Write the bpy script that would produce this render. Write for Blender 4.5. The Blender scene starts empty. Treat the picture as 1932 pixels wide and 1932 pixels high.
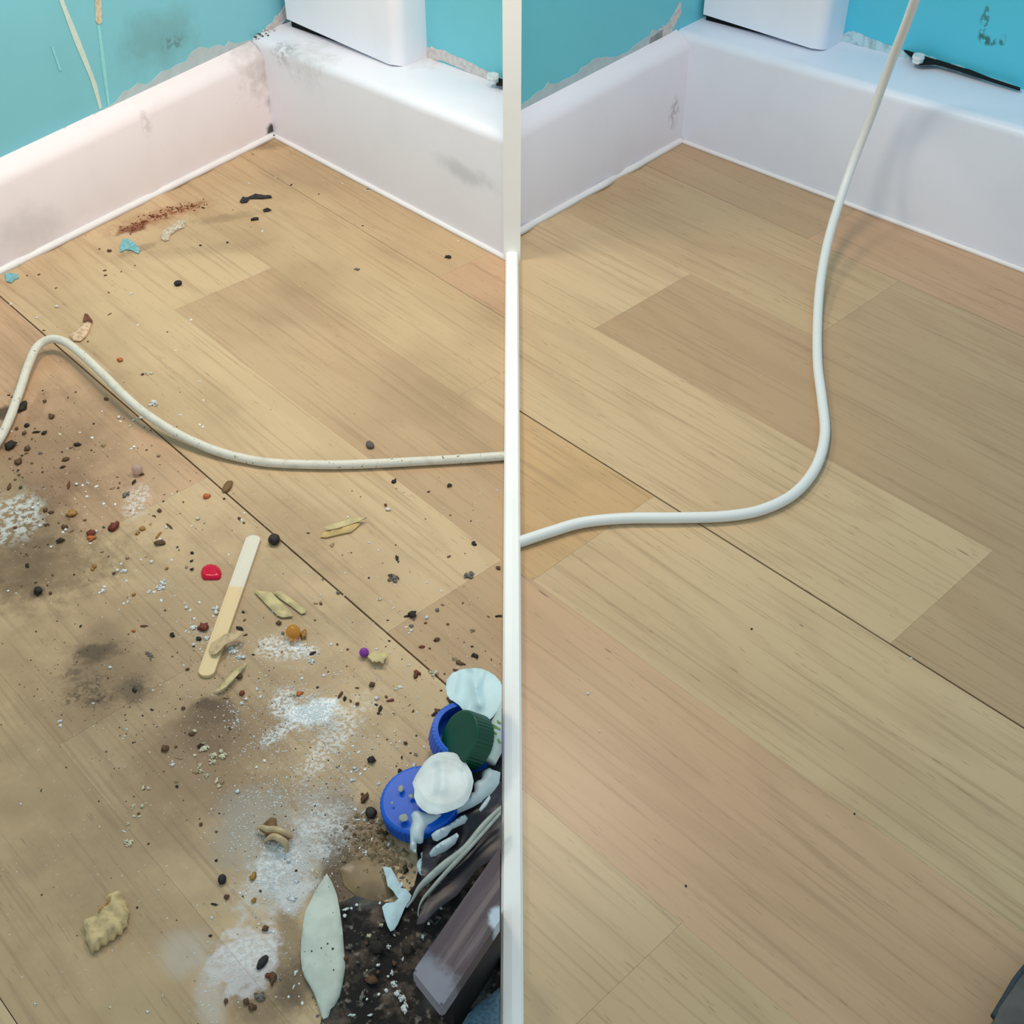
import bpy, bmesh, math, random
from mathutils import Vector, Matrix, noise
from mathutils.geometry import delaunay_2d_cdt
C = bpy.context.scene.collection
S = bpy.context.scene
random.seed(7)
# ------------------------------------------------------------ camera, world, lights, exposure
F, PITCH, CH = 2500.0, math.radians(42), 0.57
cd = bpy.data.cameras.new('camera'); cam = bpy.data.objects.new('camera', cd); C.objects.link(cam)
cam.location = (0, 0, CH); cam.rotation_euler = (math.pi/2-PITCH, 0, 0)
cd.sensor_width = 36; cd.lens = 36*F/1932; cd.clip_start = 0.01
S.camera = cam
S.view_settings.view_transform = 'Standard'; S.view_settings.look = 'None'
S.view_settings.gamma = 1; S.view_settings.use_curve_mapping = False
S.view_settings.exposure = 0.12
w = bpy.data.worlds.new('world'); S.world = w; w.use_nodes = True
w.node_tree.nodes['Background'].inputs[0].default_value = (0.76, 0.95, 1.0, 1)
w.node_tree.nodes['Background'].inputs[1].default_value = 0.60
def lamp(name, loc, size, watts, col, target):
    l = bpy.data.lights.new(name, 'AREA'); l.shape = 'DISK'; l.size = size; l.energy = watts; l.color = col
    o = bpy.data.objects.new(name, l); C.objects.link(o); o.location = loc
    o.rotation_euler = (Vector(target)-Vector(loc)).to_track_quat('-Z', 'Y').to_euler()
    return o
lamp('added_warm_light_left', (-.27, .86, .56), .14, 1.35, (1, .82, .64), (-.30, .84, 0))  # unseen light added to make the warm pool on the dirty floor
lamp('added_warm_light_right', (.04, .80, .56), .14, 1.30, (1, .83, .66), (.03, .74, 0))  # second unseen light, added for the warm pool on the clean floor
# ------------------------------------------------------------ helpers
def G(x, y, z=0.0):
    """point at height z under a pixel of the photograph"""
    u, v = x-966, 966-y
    d = Vector((u, F*math.cos(PITCH)+v*math.sin(PITCH), -F*math.sin(PITCH)+v*math.cos(PITCH)))
    return Vector((0, 0, CH)) + d*((z-CH)/d.z)
def mpp(x, y):
    """metres per pixel at the floor"""
    return (G(x+1, y)-G(x, y)).length
def lin(c):
    f = lambda v: ((v/255+.055)/1.055)**2.4 if v > 10 else v/255/12.92
    return (f(c[0]), f(c[1]), f(c[2]), 1)
def tag(o, label=None, cat=None, group=None, kind=None):
    if label: o['label'] = label
    if cat: o['category'] = cat
    if group: o['group'] = group
    if kind: o['kind'] = kind
    return o
def link(name, me, m=None, parent=None, smooth=False):
    o = bpy.data.objects.new(name, me); C.objects.link(o)
    if m: me.materials.append(m)
    if parent: o.parent = parent
    if smooth:
        me.polygons.foreach_set('use_smooth', [True]*len(me.polygons))
    return o
def ob(name, bm, m=None, parent=None, smooth=False):
    me = bpy.data.meshes.new(name); bmesh.ops.recalc_face_normals(bm, faces=bm.faces[:]); bm.to_mesh(me); bm.free()
    return link(name, me, m, parent, smooth)
def clip(bm, co, no):
    """cut away what lies on the side the normal points to, and close the cut"""
    r = bmesh.ops.bisect_plane(bm, geom=bm.verts[:]+bm.edges[:]+bm.faces[:], plane_co=co, plane_no=no, clear_outer=True)
    e = [x for x in r['geom_cut'] if isinstance(x, bmesh.types.BMEdge)]
    if e: bmesh.ops.contextual_create(bm, geom=e)
def prism(bm, pts, z0, z1):
    a = [bm.verts.new((p[0], p[1], z0)) for p in pts]; b = [bm.verts.new((p[0], p[1], z1)) for p in pts]
    bm.faces.new(a[::-1]); bm.faces.new(b); n = len(pts)
    for i in range(n): bm.faces.new((a[i], a[(i+1) % n], b[(i+1) % n], b[i]))
def shift(o):
    """put a thing's origin at its own place instead of the world's zero"""
    me = o.data; n = len(me.vertices)
    c = Vector((sum(v.co.x for v in me.vertices)/n, sum(v.co.y for v in me.vertices)/n, min(v.co.z for v in me.vertices)))
    me.transform(Matrix.Translation(-c)); o.location = c
    return o
# ---- materials
class Mat:
    def __init__(s, name, col, rough=.6, spec=.4):
        s.m = bpy.data.materials.new(name); s.m.use_nodes = True; s.t = s.m.node_tree; s.N = s.t.nodes; s.L = s.t.links
        s.b = s.N['Principled BSDF']; s.b.inputs['Roughness'].default_value = rough
        s.b.inputs['Specular IOR Level'].default_value = spec
        r = s.N.new('ShaderNodeRGB'); r.outputs[0].default_value = col; s.c = r.outputs[0]; s.pos = None
    def n(s, t, **k):
        x = s.N.new(t)
        for a, v in k.items(): setattr(x, a, v)
        return x
    def coord(s, rotz=0, scale=(1, 1, 1), kind='geo'):
        if kind == 'geo': src = s.n('ShaderNodeNewGeometry').outputs['Position']
        else: src = s.n('ShaderNodeTexCoord').outputs['Object']
        r = s.n('ShaderNodeVectorRotate', rotation_type='Z_AXIS'); s.L.new(src, r.inputs['Vector']); r.inputs['Angle'].default_value = -rotz
        m = s.n('ShaderNodeVectorMath', operation='MULTIPLY'); s.L.new(r.outputs[0], m.inputs[0]); m.inputs[1].default_value = scale
        return m.outputs[0]
    def noise(s, vec, scale, detail=3, dist=0, rough=.5):
        x = s.n('ShaderNodeTexNoise'); s.L.new(vec, x.inputs['Vector']); x.inputs['Scale'].default_value = scale
        x.inputs['Detail'].default_value = detail; x.inputs['Distortion'].default_value = dist; x.inputs['Roughness'].default_value = rough
        return x.outputs['Fac']
    def ramp(s, v, a, b, lo=0, hi=1):
        x = s.n('ShaderNodeMapRange', interpolation_type='SMOOTHSTEP'); s.L.new(v, x.inputs[0])
        for i, q in enumerate((a, b, lo, hi)): x.inputs[i+1].default_value = q
        return x.outputs[0]
    def math(s, op, a, b):
        x = s.n('ShaderNodeMath', operation=op)
        for i, q in enumerate((a, b)):
            if hasattr(q, 'is_linked'): s.L.new(q, x.inputs[i])
            else: x.inputs[i].default_value = q
        return x.outputs[0]
    def mix(s, fac, col, mode='MIX'):
        x = s.n('ShaderNodeMix', data_type='RGBA', blend_type=mode)
        if hasattr(fac, 'is_linked'): s.L.new(fac, x.inputs[0])
        else: x.inputs[0].default_value = fac
        s.L.new(s.c, x.inputs[6])
        if hasattr(col, 'is_linked'): s.L.new(col, x.inputs[7])
        else: x.inputs[7].default_value = col
        s.c = x.outputs[2]
    def stain(s, p, rad, col, st=1, rot=0, nz=.6, nscale=60, soft=.35, grain=None):
        """an irregular stain with a shape of its own round the point p"""
        g = s.pos or s.n('ShaderNodeNewGeometry').outputs['Position']; s.pos = g
        a = s.n('ShaderNodeVectorMath', operation='SUBTRACT'); s.L.new(g, a.inputs[0]); a.inputs[1].default_value = p
        r = s.n('ShaderNodeVectorRotate', rotation_type='Z_AXIS'); s.L.new(a.outputs[0], r.inputs['Vector']); r.inputs['Angle'].default_value = -rot
        m = s.n('ShaderNodeVectorMath', operation='MULTIPLY'); s.L.new(r.outputs[0], m.inputs[0]); m.inputs[1].default_value = [1/q for q in rad]
        l = s.n('ShaderNodeVectorMath', operation='LENGTH'); s.L.new(m.outputs[0], l.inputs[0])
        q = 40 if nscale < 70 else 110
        if not hasattr(s, 'nc'): s.nc = {}
        if q not in s.nc: s.nc[q] = s.noise(g, q, 4, 0, .65)
        nn = s.nc[q]
        v = s.math('ADD', l.outputs['Value'], s.math('MULTIPLY', s.math('SUBTRACT', nn, .5), nz*3))
        k = s.ramp(v, 1-soft, 1+soft, st, 0)
        if grain:
            if ('g', grain > 300) not in s.nc: s.nc[('g', grain > 300)] = s.ramp(s.noise(g, 420 if grain > 300 else 220, 2), .42, .58)
            k = s.math('MULTIPLY', k, s.nc[('g', grain > 300)])
        s.mix(k, col)
    def bump(s, h, strength=.3, dist=.001):
        x = s.n('ShaderNodeBump'); s.L.new(h, x.inputs['Height']); x.inputs['Strength'].default_value = strength; x.inputs['Distance'].default_value = dist
        s.L.new(x.outputs[0], s.b.inputs['Normal'])
    def done(s):
        s.L.new(s.c, s.b.inputs['Base Color']); return s.m
_mc = {}
def simple(name, rgb, rough=.6, var=.25, sc=300, spec=.4, bump=.3, trans=0, alpha=1):
    if name in _mc: return _mc[name]
    M = Mat(name, lin(rgb), rough, spec); v = M.coord(kind='obj'); n = M.noise(v, sc, 4)
    d = [q*(1-var*1.6) for q in lin(rgb)[:3]]+[1]
    M.mix(M.ramp(n, .38, .68), d); M.bump(n, bump, .0006)
    if trans: M.b.inputs['Transmission Weight'].default_value = trans
    if alpha < 1: M.b.inputs['Alpha'].default_value = alpha
    _mc[name] = M.done(); return _mc[name]
def fin_mat(M, name): M.m.name = name; return M.done()
# ------------------------------------------------------------ layout measured from the photograph
PL, PL0, PL1 = G(517, 257), G(13, 508), G(952, 487)
PK, PK0, PK1 = G(1285, 267), G(980, 438), G(1918, 507)
XL, XR = -.0060, .0060
def wood(name, th, dirty):
    M = Mat(name, (1, 1, 1, 1), .34, .35)
    oi = M.n('ShaderNodeObjectInfo'); M.c = oi.outputs['Color']
    rnd = M.n('ShaderNodeVectorMath', operation='SCALE'); cmb = M.n('ShaderNodeCombineXYZ')
    for i in range(3): M.L.new(oi.outputs['Random'], cmb.inputs[i])
    M.L.new(cmb.outputs[0], rnd.inputs[0]); rnd.inputs['Scale'].default_value = 7
    def vec(sc):
        v = M.coord(th, sc); a = M.n('ShaderNodeVectorMath', operation='ADD'); M.L.new(v, a.inputs[0]); M.L.new(rnd.outputs[0], a.inputs[1]); return a.outputs[0]
    # broad figure: rings that open into cathedrals
    big = M.noise(vec((1.1, 6.5, 1)), 1.6, 2, .4)
    ring = M.math('SINE', M.math('MULTIPLY', big, 58), 0)
    M.mix(M.ramp(ring, .1, 1, 0, .15), (.33, .20, .11, 1))
    tone = M.noise(vec((1.5, 9, 1)), 1.5, 2)
    M.mix(M.ramp(tone, .45, .75, 0, .22), (.36, .22, .12, 1))
    M.mix(M.ramp(tone, .5, .25, 0, .20), (.74, .55, .34, 1))
    fine = M.noise(vec((7, 260, 1)), 1.4, 3, .1)
    M.mix(M.ramp(fine, .5, .72, 0, .38), (.30, .19, .11, 1))
    fleck = M.noise(vec((60, 620, 1)), 1.3, 1)
    M.mix(M.ramp(fleck, .68, .76, 0, .35), (.18, .11, .06, 1))
    M.bump(fine, .08, .0003)
    if dirty:
        br = (.105, .060, .030, 1); dk = (.060, .036, .019, 1); wh = (.88, .90, .92, 1); gy = (.32, .31, .29, 1)
        M.mix(M.ramp(M.noise(M.coord(), 9, 3), .40, .75, 0, .30), (.20, .13, .07, 1))
        def st(x, y, rx, ry, c, s, rot=0, nz=.6, ns=60, soft=.35, grain=None):
            k = mpp(x, y); M.stain(G(x, y), (rx*k, ry*k*1.35, .05), c, s, rot, nz, ns, soft, grain)
        # one broad film of brown dirt on the front half, then the separate stains
        st(330, 1330, 330, 330, (.16, .095, .05, 1), .38, 0, .5, 14, .5)
        st(60, 900, 150, 190, (.12, .06, .03, 1), .40, 0, .5, 22, .6)
        st(60, 1075, 120, 60, br, .40, -.3, 1, 90, .6)
        st(200, 1270, 100, 60, br, .38, -.9, .8, 45, .6)
        st(182, 1232, 34, 18, dk, .75, 0, .9, 90, .5)
        st(138, 1272, 24, 13, dk, .6, 0, 1, 90, .6, 220)
        st(165, 1292, 44, 16, dk, .5, .8, 1, 90, .6, 420)
        st(184, 1318, 20, 12, dk, .9, 0, .9, 90, .5, 220)
        st(172, 1315, 38, 20, dk, .5, 0, .9, 90, .6, 420)
        st(250, 1302, 32, 22, (.10, .065, .035, 1), .75, -.5, .9, 90, .6)
        st(262, 1298, 12, 7, dk, .8, 0, .8, 90, .5)
        st(400, 1420, 150, 95, (.17, .09, .045, 1), .42, .6, .8, 40, .6)
        st(110, 1060, 130, 50, (.15, .085, .04, 1), .35, .3, 1.1, 90, .7)
        st(60, 1000, 60, 120, (.10, .055, .028, 1), .40, 0, .9, 40, .6)
        st(395, 1330, 28, 10, dk, .95, 0, .8, 90, .5)
        st(400, 1345, 40, 24, br, .6, 0, .8, 60, .6)
        st(400, 1380, 60, 52, br, .55, 0, .6, 50, .6)
        st(70, 1118, 12, 12, dk, .7, 0, .4, 90, .4)
        st(640, 1640, 34, 60, (.05, .024, .01, 1), .85, .2, .5, 60, .4)
        st(600, 1600, 90, 85, br, .42, 0, .7, 40, .6)
        st(690, 1570, 70, 60, br, .55, 0, .7, 50, .5)
        st(545, 1800, 30, 80, br, .55, .1, .6, 60, .5)
        st(490, 1885, 62, 44, br, .55, 0, .7, 55, .5)
        st(560, 1860, 40, 40, dk, .65, 0, .6, 70, .5)
        st(345, 396, 46, 12, (.20, .055, .02, 1), .85, .55, 1.1, 130, .5, 220)
        st(300, 410, 50, 9, (.18, .045, .015, 1), .8, .7, 1.2, 130, .5, 220)
        st(252, 430, 30, 12, (.14, .03, .012, 1), .92, .7, .9, 130, .4)
        st(305, 408, 90, 20, (.34, .14, .06, 1), .45, .62, .8, 130, .5)
        st(262, 470, 40, 8, br, .35, .7, .6, 90, .6)
        st(430, 410, 60, 10, br, .30, .3, .8, 80, .6)
        st(400, 470, 120, 14, br, .18, .2, 1, 60, .8)
        st(490, 275, 40, 14, br, .45, 0, .6, 90, .6)
        st(70, 770, 16, 36, (.30, .16, .09, 1), .45, 0, .3, 60, .25)
        st(10, 780, 16, 16, dk, .9, 0, .5, 120, .3)
        # spilt powder
        st(258, 945, 22, 32, wh, .45, 0, .5, 120, .5, 500)
        st(30, 975, 52, 52, (.62, .64, .63, 1), .80, 0, .5, 90, .3, 260)
        st(590, 1345, 46, 22, wh, 1, .35, .8, 140, .3)
        st(535, 1325, 22, 26, wh, .8, 0, .4, 140, .4, 500)
        st(540, 1372, 50, 12, wh, .7, .9, .4, 140, .4, 500)
        st(628, 1395, 26, 80, wh, .50, -.5, .6, 110, .5, 420)
        st(525, 1222, 40, 22, wh, .62, 0, .5, 120, .4, 420)
        st(570, 1228, 26, 14, wh, .65, 0, .5, 120, .4, 420)
        st(470, 1570, 62, 66, gy, .6, 0, .6, 60, .5)
        st(535, 1640, 50, 70, (.62, .66, .70, 1), .55, -.5, .8, 90, .5)
        st(520, 1630, 34, 40, wh, .6, -.5, .8, 90, .5, 430)
        st(556, 1690, 26, 30, (.7, .74, .78, 1), .6, -.5, .8, 90, .5)
        st(600, 1550, 62, 58, (.5, .52, .54, 1), .35, 0, .7, 90, .6)
        st(610, 1560, 40, 40, wh, .4, 0, .9, 90, .5, 420)
        st(462, 1812, 62, 50, (.66, .63, .66, 1), .72, 0, .8, 70, .3)
        st(470, 1795, 50, 30, wh, .4, 0, .8, 90, .5, 420)
        st(350, 1800, 46, 34, (.55, .53, .52, 1), .38, 0, .6, 60, .5)
        st(395, 1880, 26, 60, (.6, .58, .58, 1), .4, .3, .6, 60, .5)
        M.b.inputs['Roughness'].default_value = .5
    else:
        for x, y, l in ((1817, 1042, 15), (1025, 1120, 13), (1148, 1228, 8), (1512, 1180, 5)):
            k = mpp(x, y); M.stain(G(x, y), (l*k, 1.6*k, .05), (.09, .06, .04, 1), .6, th, .3, 140, .5)
    return M.done()
def corner_floor(name, seam0, seam1, wd, joints, ext, planes, dirty):
    o = G(*seam0); q = G(*seam1)-o; th = math.atan2(q.y, q.x)
    e, n = Vector((math.cos(th), math.sin(th), 0)), Vector((-math.sin(th), math.cos(th), 0))
    m = wood('laminate_'+name, th, dirty)
    bm = bmesh.new(); pts = [o+e*a+n*b for a, b in ((ext[0], ext[2]), (ext[1], ext[2]), (ext[1], ext[3]), (ext[0], ext[3]))]
    prism(bm, pts, -.03, -.0085)
    for co, no in planes: clip(bm, co, no)
    base = ob('floor', bm, simple('subfloor', (46, 36, 28), .9))
    for i, (cuts, cols) in joints.items():
        b0, b1 = i*wd, (i+1)*wd
        g0 = .0006 if i == 0 else .0002 if i in (3, -3) else .00004
        g1 = .0006 if i == -1 else .0002 if i in (2, -4) else .00004
        aa = [ext[0]]+list(cuts)+[ext[1]]
        for k in range(len(aa)-1):
            x0, x1 = aa[k]+.00006, aa[k+1]-.00006
            bm = bmesh.new()
            prism(bm, [o+e*x+n*y for x, y in ((x0, b0+g0), (x1, b0+g0), (x1, b1-g1), (x0, b1-g1))], -.0085, 0)
            for co, no in planes: clip(bm, co, no)
            if not bm.verts: bm.free(); continue
            p = ob('plank', bm, m, base); p.color = lin(cols[k])
    return base, th, e, n
def wallplane(A, B, off):
    """plane through the floor line A-B moved off metres behind it (away from the room)"""
    t = (B-A).normalized(); n = Vector((-t.y, t.x, 0))
    if n.y < 0: n = -n
    return A+n*off, n
LIGHT, MID, PINK, DARK = (204, 176, 139), (197, 168, 131), (199, 162, 129), (187, 156, 122)
hL = .0905
fl, thL, eL, nL = corner_floor('dirty', (13, 570), (840, 1290), .0905,
    {0: ((.475,), (LIGHT, DARK)), 1: ((.098,), (LIGHT, DARK)), 2: ((.33,), (MID, LIGHT)), 3: ((.2, .55), (MID, PINK, DARK)),
     -1: ((.285,), (PINK, LIGHT)), -2: ((-.05, .42), (PINK, MID, LIGHT)), -3: ((.35,), (LIGHT, MID)), -4: ((.1,), (MID, LIGHT)), -5: ((.3,), (MID, PINK)), -6: ((), (MID,))},
    (-.7, 1.2, -.53, .36), [(Vector((XL+.002, 0, 0)), Vector((1, 0, 0))), wallplane(PL, PL0, .03), wallplane(PL, PL1, .05)], True)
tag(fl, 'dirty beech laminate floor of the left corner covered in crumbs', 'floor', kind='structure')
fr, thR, eR, nR = corner_floor('clean', (980, 775), (1918, 1365), .1120,
    {0: ((.307,), (LIGHT, DARK)), 1: ((-.033,), (LIGHT, DARK)), 2: ((.09,), (MID, DARK)), 3: ((.0, .5), (DARK, PINK, MID)),
     -1: ((.126,), ((198, 162, 118), LIGHT)), -2: ((-.1, .55), (MID, PINK, LIGHT)), -3: ((.34,), (LIGHT, MID)), -4: ((.1,), (MID, LIGHT)), -5: ((.2,), (LIGHT, PINK))},
    (-.8, 1.0, -.56, .44), [(Vector((XR-.002, 0, 0)), Vector((-1, 0, 0))), wallplane(PK, PK0, .03), wallplane(PK, PK1, .05)], False)
tag(fr, 'clean beech laminate floor of the right corner with white cable on it', 'floor', kind='structure')
# ------------------------------------------------------------ walls, baseboards, ledges
def frame(A, B):
    t = (B-A).normalized(); n = Vector((-t.y, t.x, 0))
    if n.y > 0: n = -n
    return t, n                       # along the wall, out into the room
def sweep(bm, A, t, n, prof, s0, s1, h0, h1, href, seg=24, wob=0, seed=0):
    """profile (out, z) swept along a wall; z scales from h0 to h1"""
    rows = []
    for k in range(seg+1):
        s = s0+(s1-s0)*k/seg; h = h0+(h1-h0)*s/href
        w_ = noise.noise(Vector((s*38, seed, 0)))*wob
        rows.append([bm.verts.new(A+t*s+n*(o_+(w_ if o_ >= 0 else 0))+Vector((0, 0, z_*h+za+(w_*.7 if za > 0 else 0)))) for o_, z_, za in prof])
    m_ = len(prof)
    for a, b in zip(rows, rows[1:]):
        for i in range(m_): bm.faces.new((a[i], a[(i+1) % m_], b[(i+1) % m_], b[i]))
    bm.faces.new(rows[0][::-1]); bm.faces.new(rows[-1])
def arc(cx, cz, r, a0, a1, n_, zs=1):
    return [(cx+r*math.cos(math.radians(a0+(a1-a0)*i/n_)), zs, cz+r*math.sin(math.radians(a0+(a1-a0)*i/n_))) for i in range(n_+1)]
def paint(name, rgb, smudge, rough=.38):
    M = Mat(name, lin(rgb), rough, .45)
    v = M.coord(); n = M.noise(v, 25, 4)
    M.mix(M.ramp(n, .45, .75, 0, .22), [q*.86 for q in lin(rgb)[:3]]+[1])
    for f in smudge: f(M)
    M.bump(M.noise(v, 160, 3), .12, .0005)
    return M
grime = (.10, .085, .075, 1)
def W(x, y, A, B, off, side=1):
    """point on the vertical plane through A-B pushed off metres back, under a pixel"""
    t = (B-A).normalized(); n = Vector((-t.y, t.x, 0))
    if n.y < 0: n = -n
    p0 = A+n*off; u, v_ = x-966, 966-y
    d = Vector((u, F*math.cos(PITCH)+v_*math.sin(PITCH), -F*math.sin(PITCH)+v_*math.cos(PITCH)))
    o = Vector((0, 0, CH)); return o+d*((p0-o).dot(n)/d.dot(n))
TS = .016                               # baseboard thickness on the two left hand walls
DL, DK = .070, .069                     # depth of the boxed ledges
tLl, nLl = frame(PL, PL0); tLr, nLr = frame(PL, PL1)
tKl, nKl = frame(PK, PK0); tKr, nKr = frame(PK, PK1)
def smear(x, y, r, c, s, A, B, off, sz=1.0, nz=.6, ns=60, soft=.5, grain=None):
    def f(M):
        p = W(x, y, A, B, off); k = (p-Vector((0, 0, CH))).length/F
        rr = (r*k, r*k, r*k*sz)
        M.stain(p, rr, c, s, 0, nz, ns, soft, grain)
    return f
bl1 = paint('blue_paint_dirty', (126, 200, 216), [smear(300, 75, 70, (.16, .33, .36, 1), .55, PL, PL0, TS, .6, .7, 40, .7), smear(325, 80, 26, (.10, .18, .20, 1), .6, PL, PL0, TS, .5, .8, 90, .6, 200)])
wall_l = paint('white_gloss_dirty', (244, 234, 239), [
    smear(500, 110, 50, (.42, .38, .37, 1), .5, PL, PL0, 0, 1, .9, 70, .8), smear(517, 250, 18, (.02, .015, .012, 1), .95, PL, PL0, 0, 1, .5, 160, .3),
    smear(518, 170, 22, grime, .5, PL, PL0, 0, 2.2, .8, 120, .6, 220), smear(275, 230, 9, grime, .22, PL, PL0, 0, 2.5, .8, 120, .6, 300),
    smear(60, 440, 60, (.45, .42, .44, 1), .35, PL, PL0, 0, .6, .8, 50, .8)])
ledge_l = paint('white_gloss_ledge_dirty', (238, 238, 250), [
    smear(560, 60, 60, (.45, .43, .42, 1), .5, PL, PL1, 0, 1, .9, 70, .8), smear(530, 90, 30, grime, .45, PL, PL1, 0, 1, .8, 110, .7, 200),
    smear(880, 330, 60, (.35, .36, .40, 1), .4, PL, PL1, 0, .25, .8, 60, .7), smear(800, 110, 40, (.50, .47, .44, 1), .4, PL, PL1, DL, 1, .9, 70, .8)])
bl2 = paint('blue_paint_left_of_clean', (106, 202, 220), [])
bl2r = paint('blue_paint_clean', (84, 200, 228), [smear(1860, 75, 16, (.03, .09, .06, 1), .85, PK, PK1, DK, .6, .8, 160, .25, 260), smear(1858, 40, 7, (.05, .12, .10, 1), .7, PK, PK1, DK, 4, .9, 160, .3, 260),
    smear(1893, 75, 6, (.03, .09, .06, 1), .8, PK, PK1, DK, 2, .9, 160, .3, 260)])
bl1r = paint('blue_paint_dirty_back', (112, 200, 216), [])
wh2 = paint('white_gloss_clean', (240, 236, 248), [smear(1272, 215, 12, (.35, .30, .26, 1), .6, PK, PK0, 0, 2.2, .7, 130, .6, 220), smear(1255, 60, 22, (.12, .10, .10, 1), .7, PK, PK0, 0, 1, .9, 150, .5, 220)])
wh2r = paint('white_gloss_ledge_clean', (232, 238, 255), [])
bead = paint('sealant_white', (238, 236, 240), [])
def wall(name, A, t, n, off, s0, s1, m, label, cx):
    bm = bmesh.new(); a = A-n*off
    prism(bm, [a+t*s0, a+t*s1, a+t*s1-n*.04, a+t*s0-n*.04], 0, 1.25)
    clip(bm, *cx)
    return tag(ob(name, bm, m.done()), label, 'wall', kind='structure')
cl, cr = (Vector((XL, 0, 0)), Vector((1, 0, 0))), (Vector((XR, 0, 0)), Vector((-1, 0, 0)))
w1 = wall('wall_left', PL, tLl, nLl, TS, -.12, .8, bl1, 'scuffed turquoise painted wall at far left with pale drip streaks', cl)
w2 = wall('wall_back_left', PL, tLr, nLr, DL, -.07, .8, bl1r, 'turquoise wall behind the dusty white ledge of the dirty corner', cl)
w3 = wall('wall_back_right', PK, tKl, nKl, TS, -.12, .8, bl2, 'turquoise wall left of the clean corner above thin white baseboard', cr)
w4 = wall('wall_right', PK, tKr, nKr, DK, -.07, .8, bl2r, 'bright turquoise wall at far right with a small dark flaked patch', cr)
def base(name, A, t, n, s1, h0, h1, href, m, label, cx, boxed=0):
    bm = bmesh.new(); r = .0075 if boxed else .009
    if boxed: prof = [(-boxed, 0, 0), (0, 0, 0), (0, 1, -r)]+arc(-r, -r, r, 15, 90, 6)+[(-boxed, 1, 0)]
    else: prof = [(-TS, 0, 0), (0, 0, 0), (0, 1, -.013)]+[(-.0018, 1, -.0085), (-.005, 1, -.0045), (-.010, 1, -.0012), (-TS, 1, .0015)]
    sweep(bm, A, t, n, prof, -.02 if boxed else 0, s1, h0, h1, href, 30)
    clip(bm, *cx)
    o = ob(name, bm, m.done(), None, True); tag(o, label, 'baseboard', kind='structure')
    mod = o.modifiers.new('edge', 'EDGE_SPLIT'); mod.split_angle = math.radians(40)
    return o
def sealant(parent, A, t, n, s1, cx, r, wob, seed):
    bm = bmesh.new(); prof = [(0, 0, 0)]+[(r*math.cos(math.radians(a))*1.0, 0, .0001+r*1.2*math.sin(math.radians(a))) for a in (0, 30, 60, 90)]
    sweep(bm, A, t, n, prof, .0, s1, 1, 1, 1, 160, wob, seed); clip(bm, *cx)
    return ob('sealant_bead', bm, bead.done(), parent, True)
LW = (PL0-PL).length; RW = (PL1-PL).length; LK = (PK0-PK).length; RK = (PK1-PK).length
b1 = base('baseboard_left', PL, tLl, nLl, .8, .0858, .0785, LW, wall_l, 'pinkish white baseboard under the scuffed wall at far left', cl)
b2 = base('baseboard_back_left', PL, tLr, nLr, .6, .0907, .1062, RW, ledge_l, 'deep white boxed baseboard with dusty top right of the dirty corner', cl, DL)
b3 = base('baseboard_back_right', PK, tKl, nKl, .6, .1000, .0955, LK, wh2, 'white baseboard with rounded top left of the clean corner', cr)
b4 = base('baseboard_right', PK, tKr, nKr, .8, .1009, .1125, RK, wh2r, 'deep glossy white boxed baseboard behind the upright cable', cr, DK)
sealant(b1, PL, tLl, nLl, .8, cl, .0042, .0035, 3); sealant(b2, PL, tLr, nLr, .6, cl, .0032, .0005, 5)
sealant(b3, PK, tKl, nKl, .6, cr, .0042, .0035, 8); sealant(b4, PK, tKr, nKr, .8, cr, .0030, .0004, 9)
# added divider: made-up partition edge and floor strip between the two corners
pw = paint('divider_white', (250, 250, 250), [], .5)
bm = bmesh.new(); prism(bm, [(XL-.0008, PL1.y-.004), (XR+.0008, PL1.y-.004), (XR+.0008, PK0.y+.65), (XL-.0008, PK0.y+.65)], 0, 1.25)
bmesh.ops.bevel(bm, geom=bm.edges[:], offset=.0006, segments=1)
tag(ob('added_divider_edge', bm, pw.done()), 'added thin white partition edge, made up to divide the two corners', 'trim', kind='structure')
bm = bmesh.new(); prof = [(-.0052, 0), (.0052, 0), (.0052, .006), (.0040, .0078), (0, .0084), (-.0040, .0078), (-.0052, .006)]
a = [bm.verts.new((x, -.4, z)) for x, z in prof]; b = [bm.verts.new((x, PL1.y-.003, z)) for x, z in prof]
bm.faces.new(a); bm.faces.new(b)
for i in range(7): bm.faces.new((a[i], a[(i+1) % 7], b[(i+1) % 7], b[i]))
tag(ob('added_divider_strip', bm, pw.done()), 'added slim white floor strip, made up to divide dirty floor from clean', 'trim', kind='structure')
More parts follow.
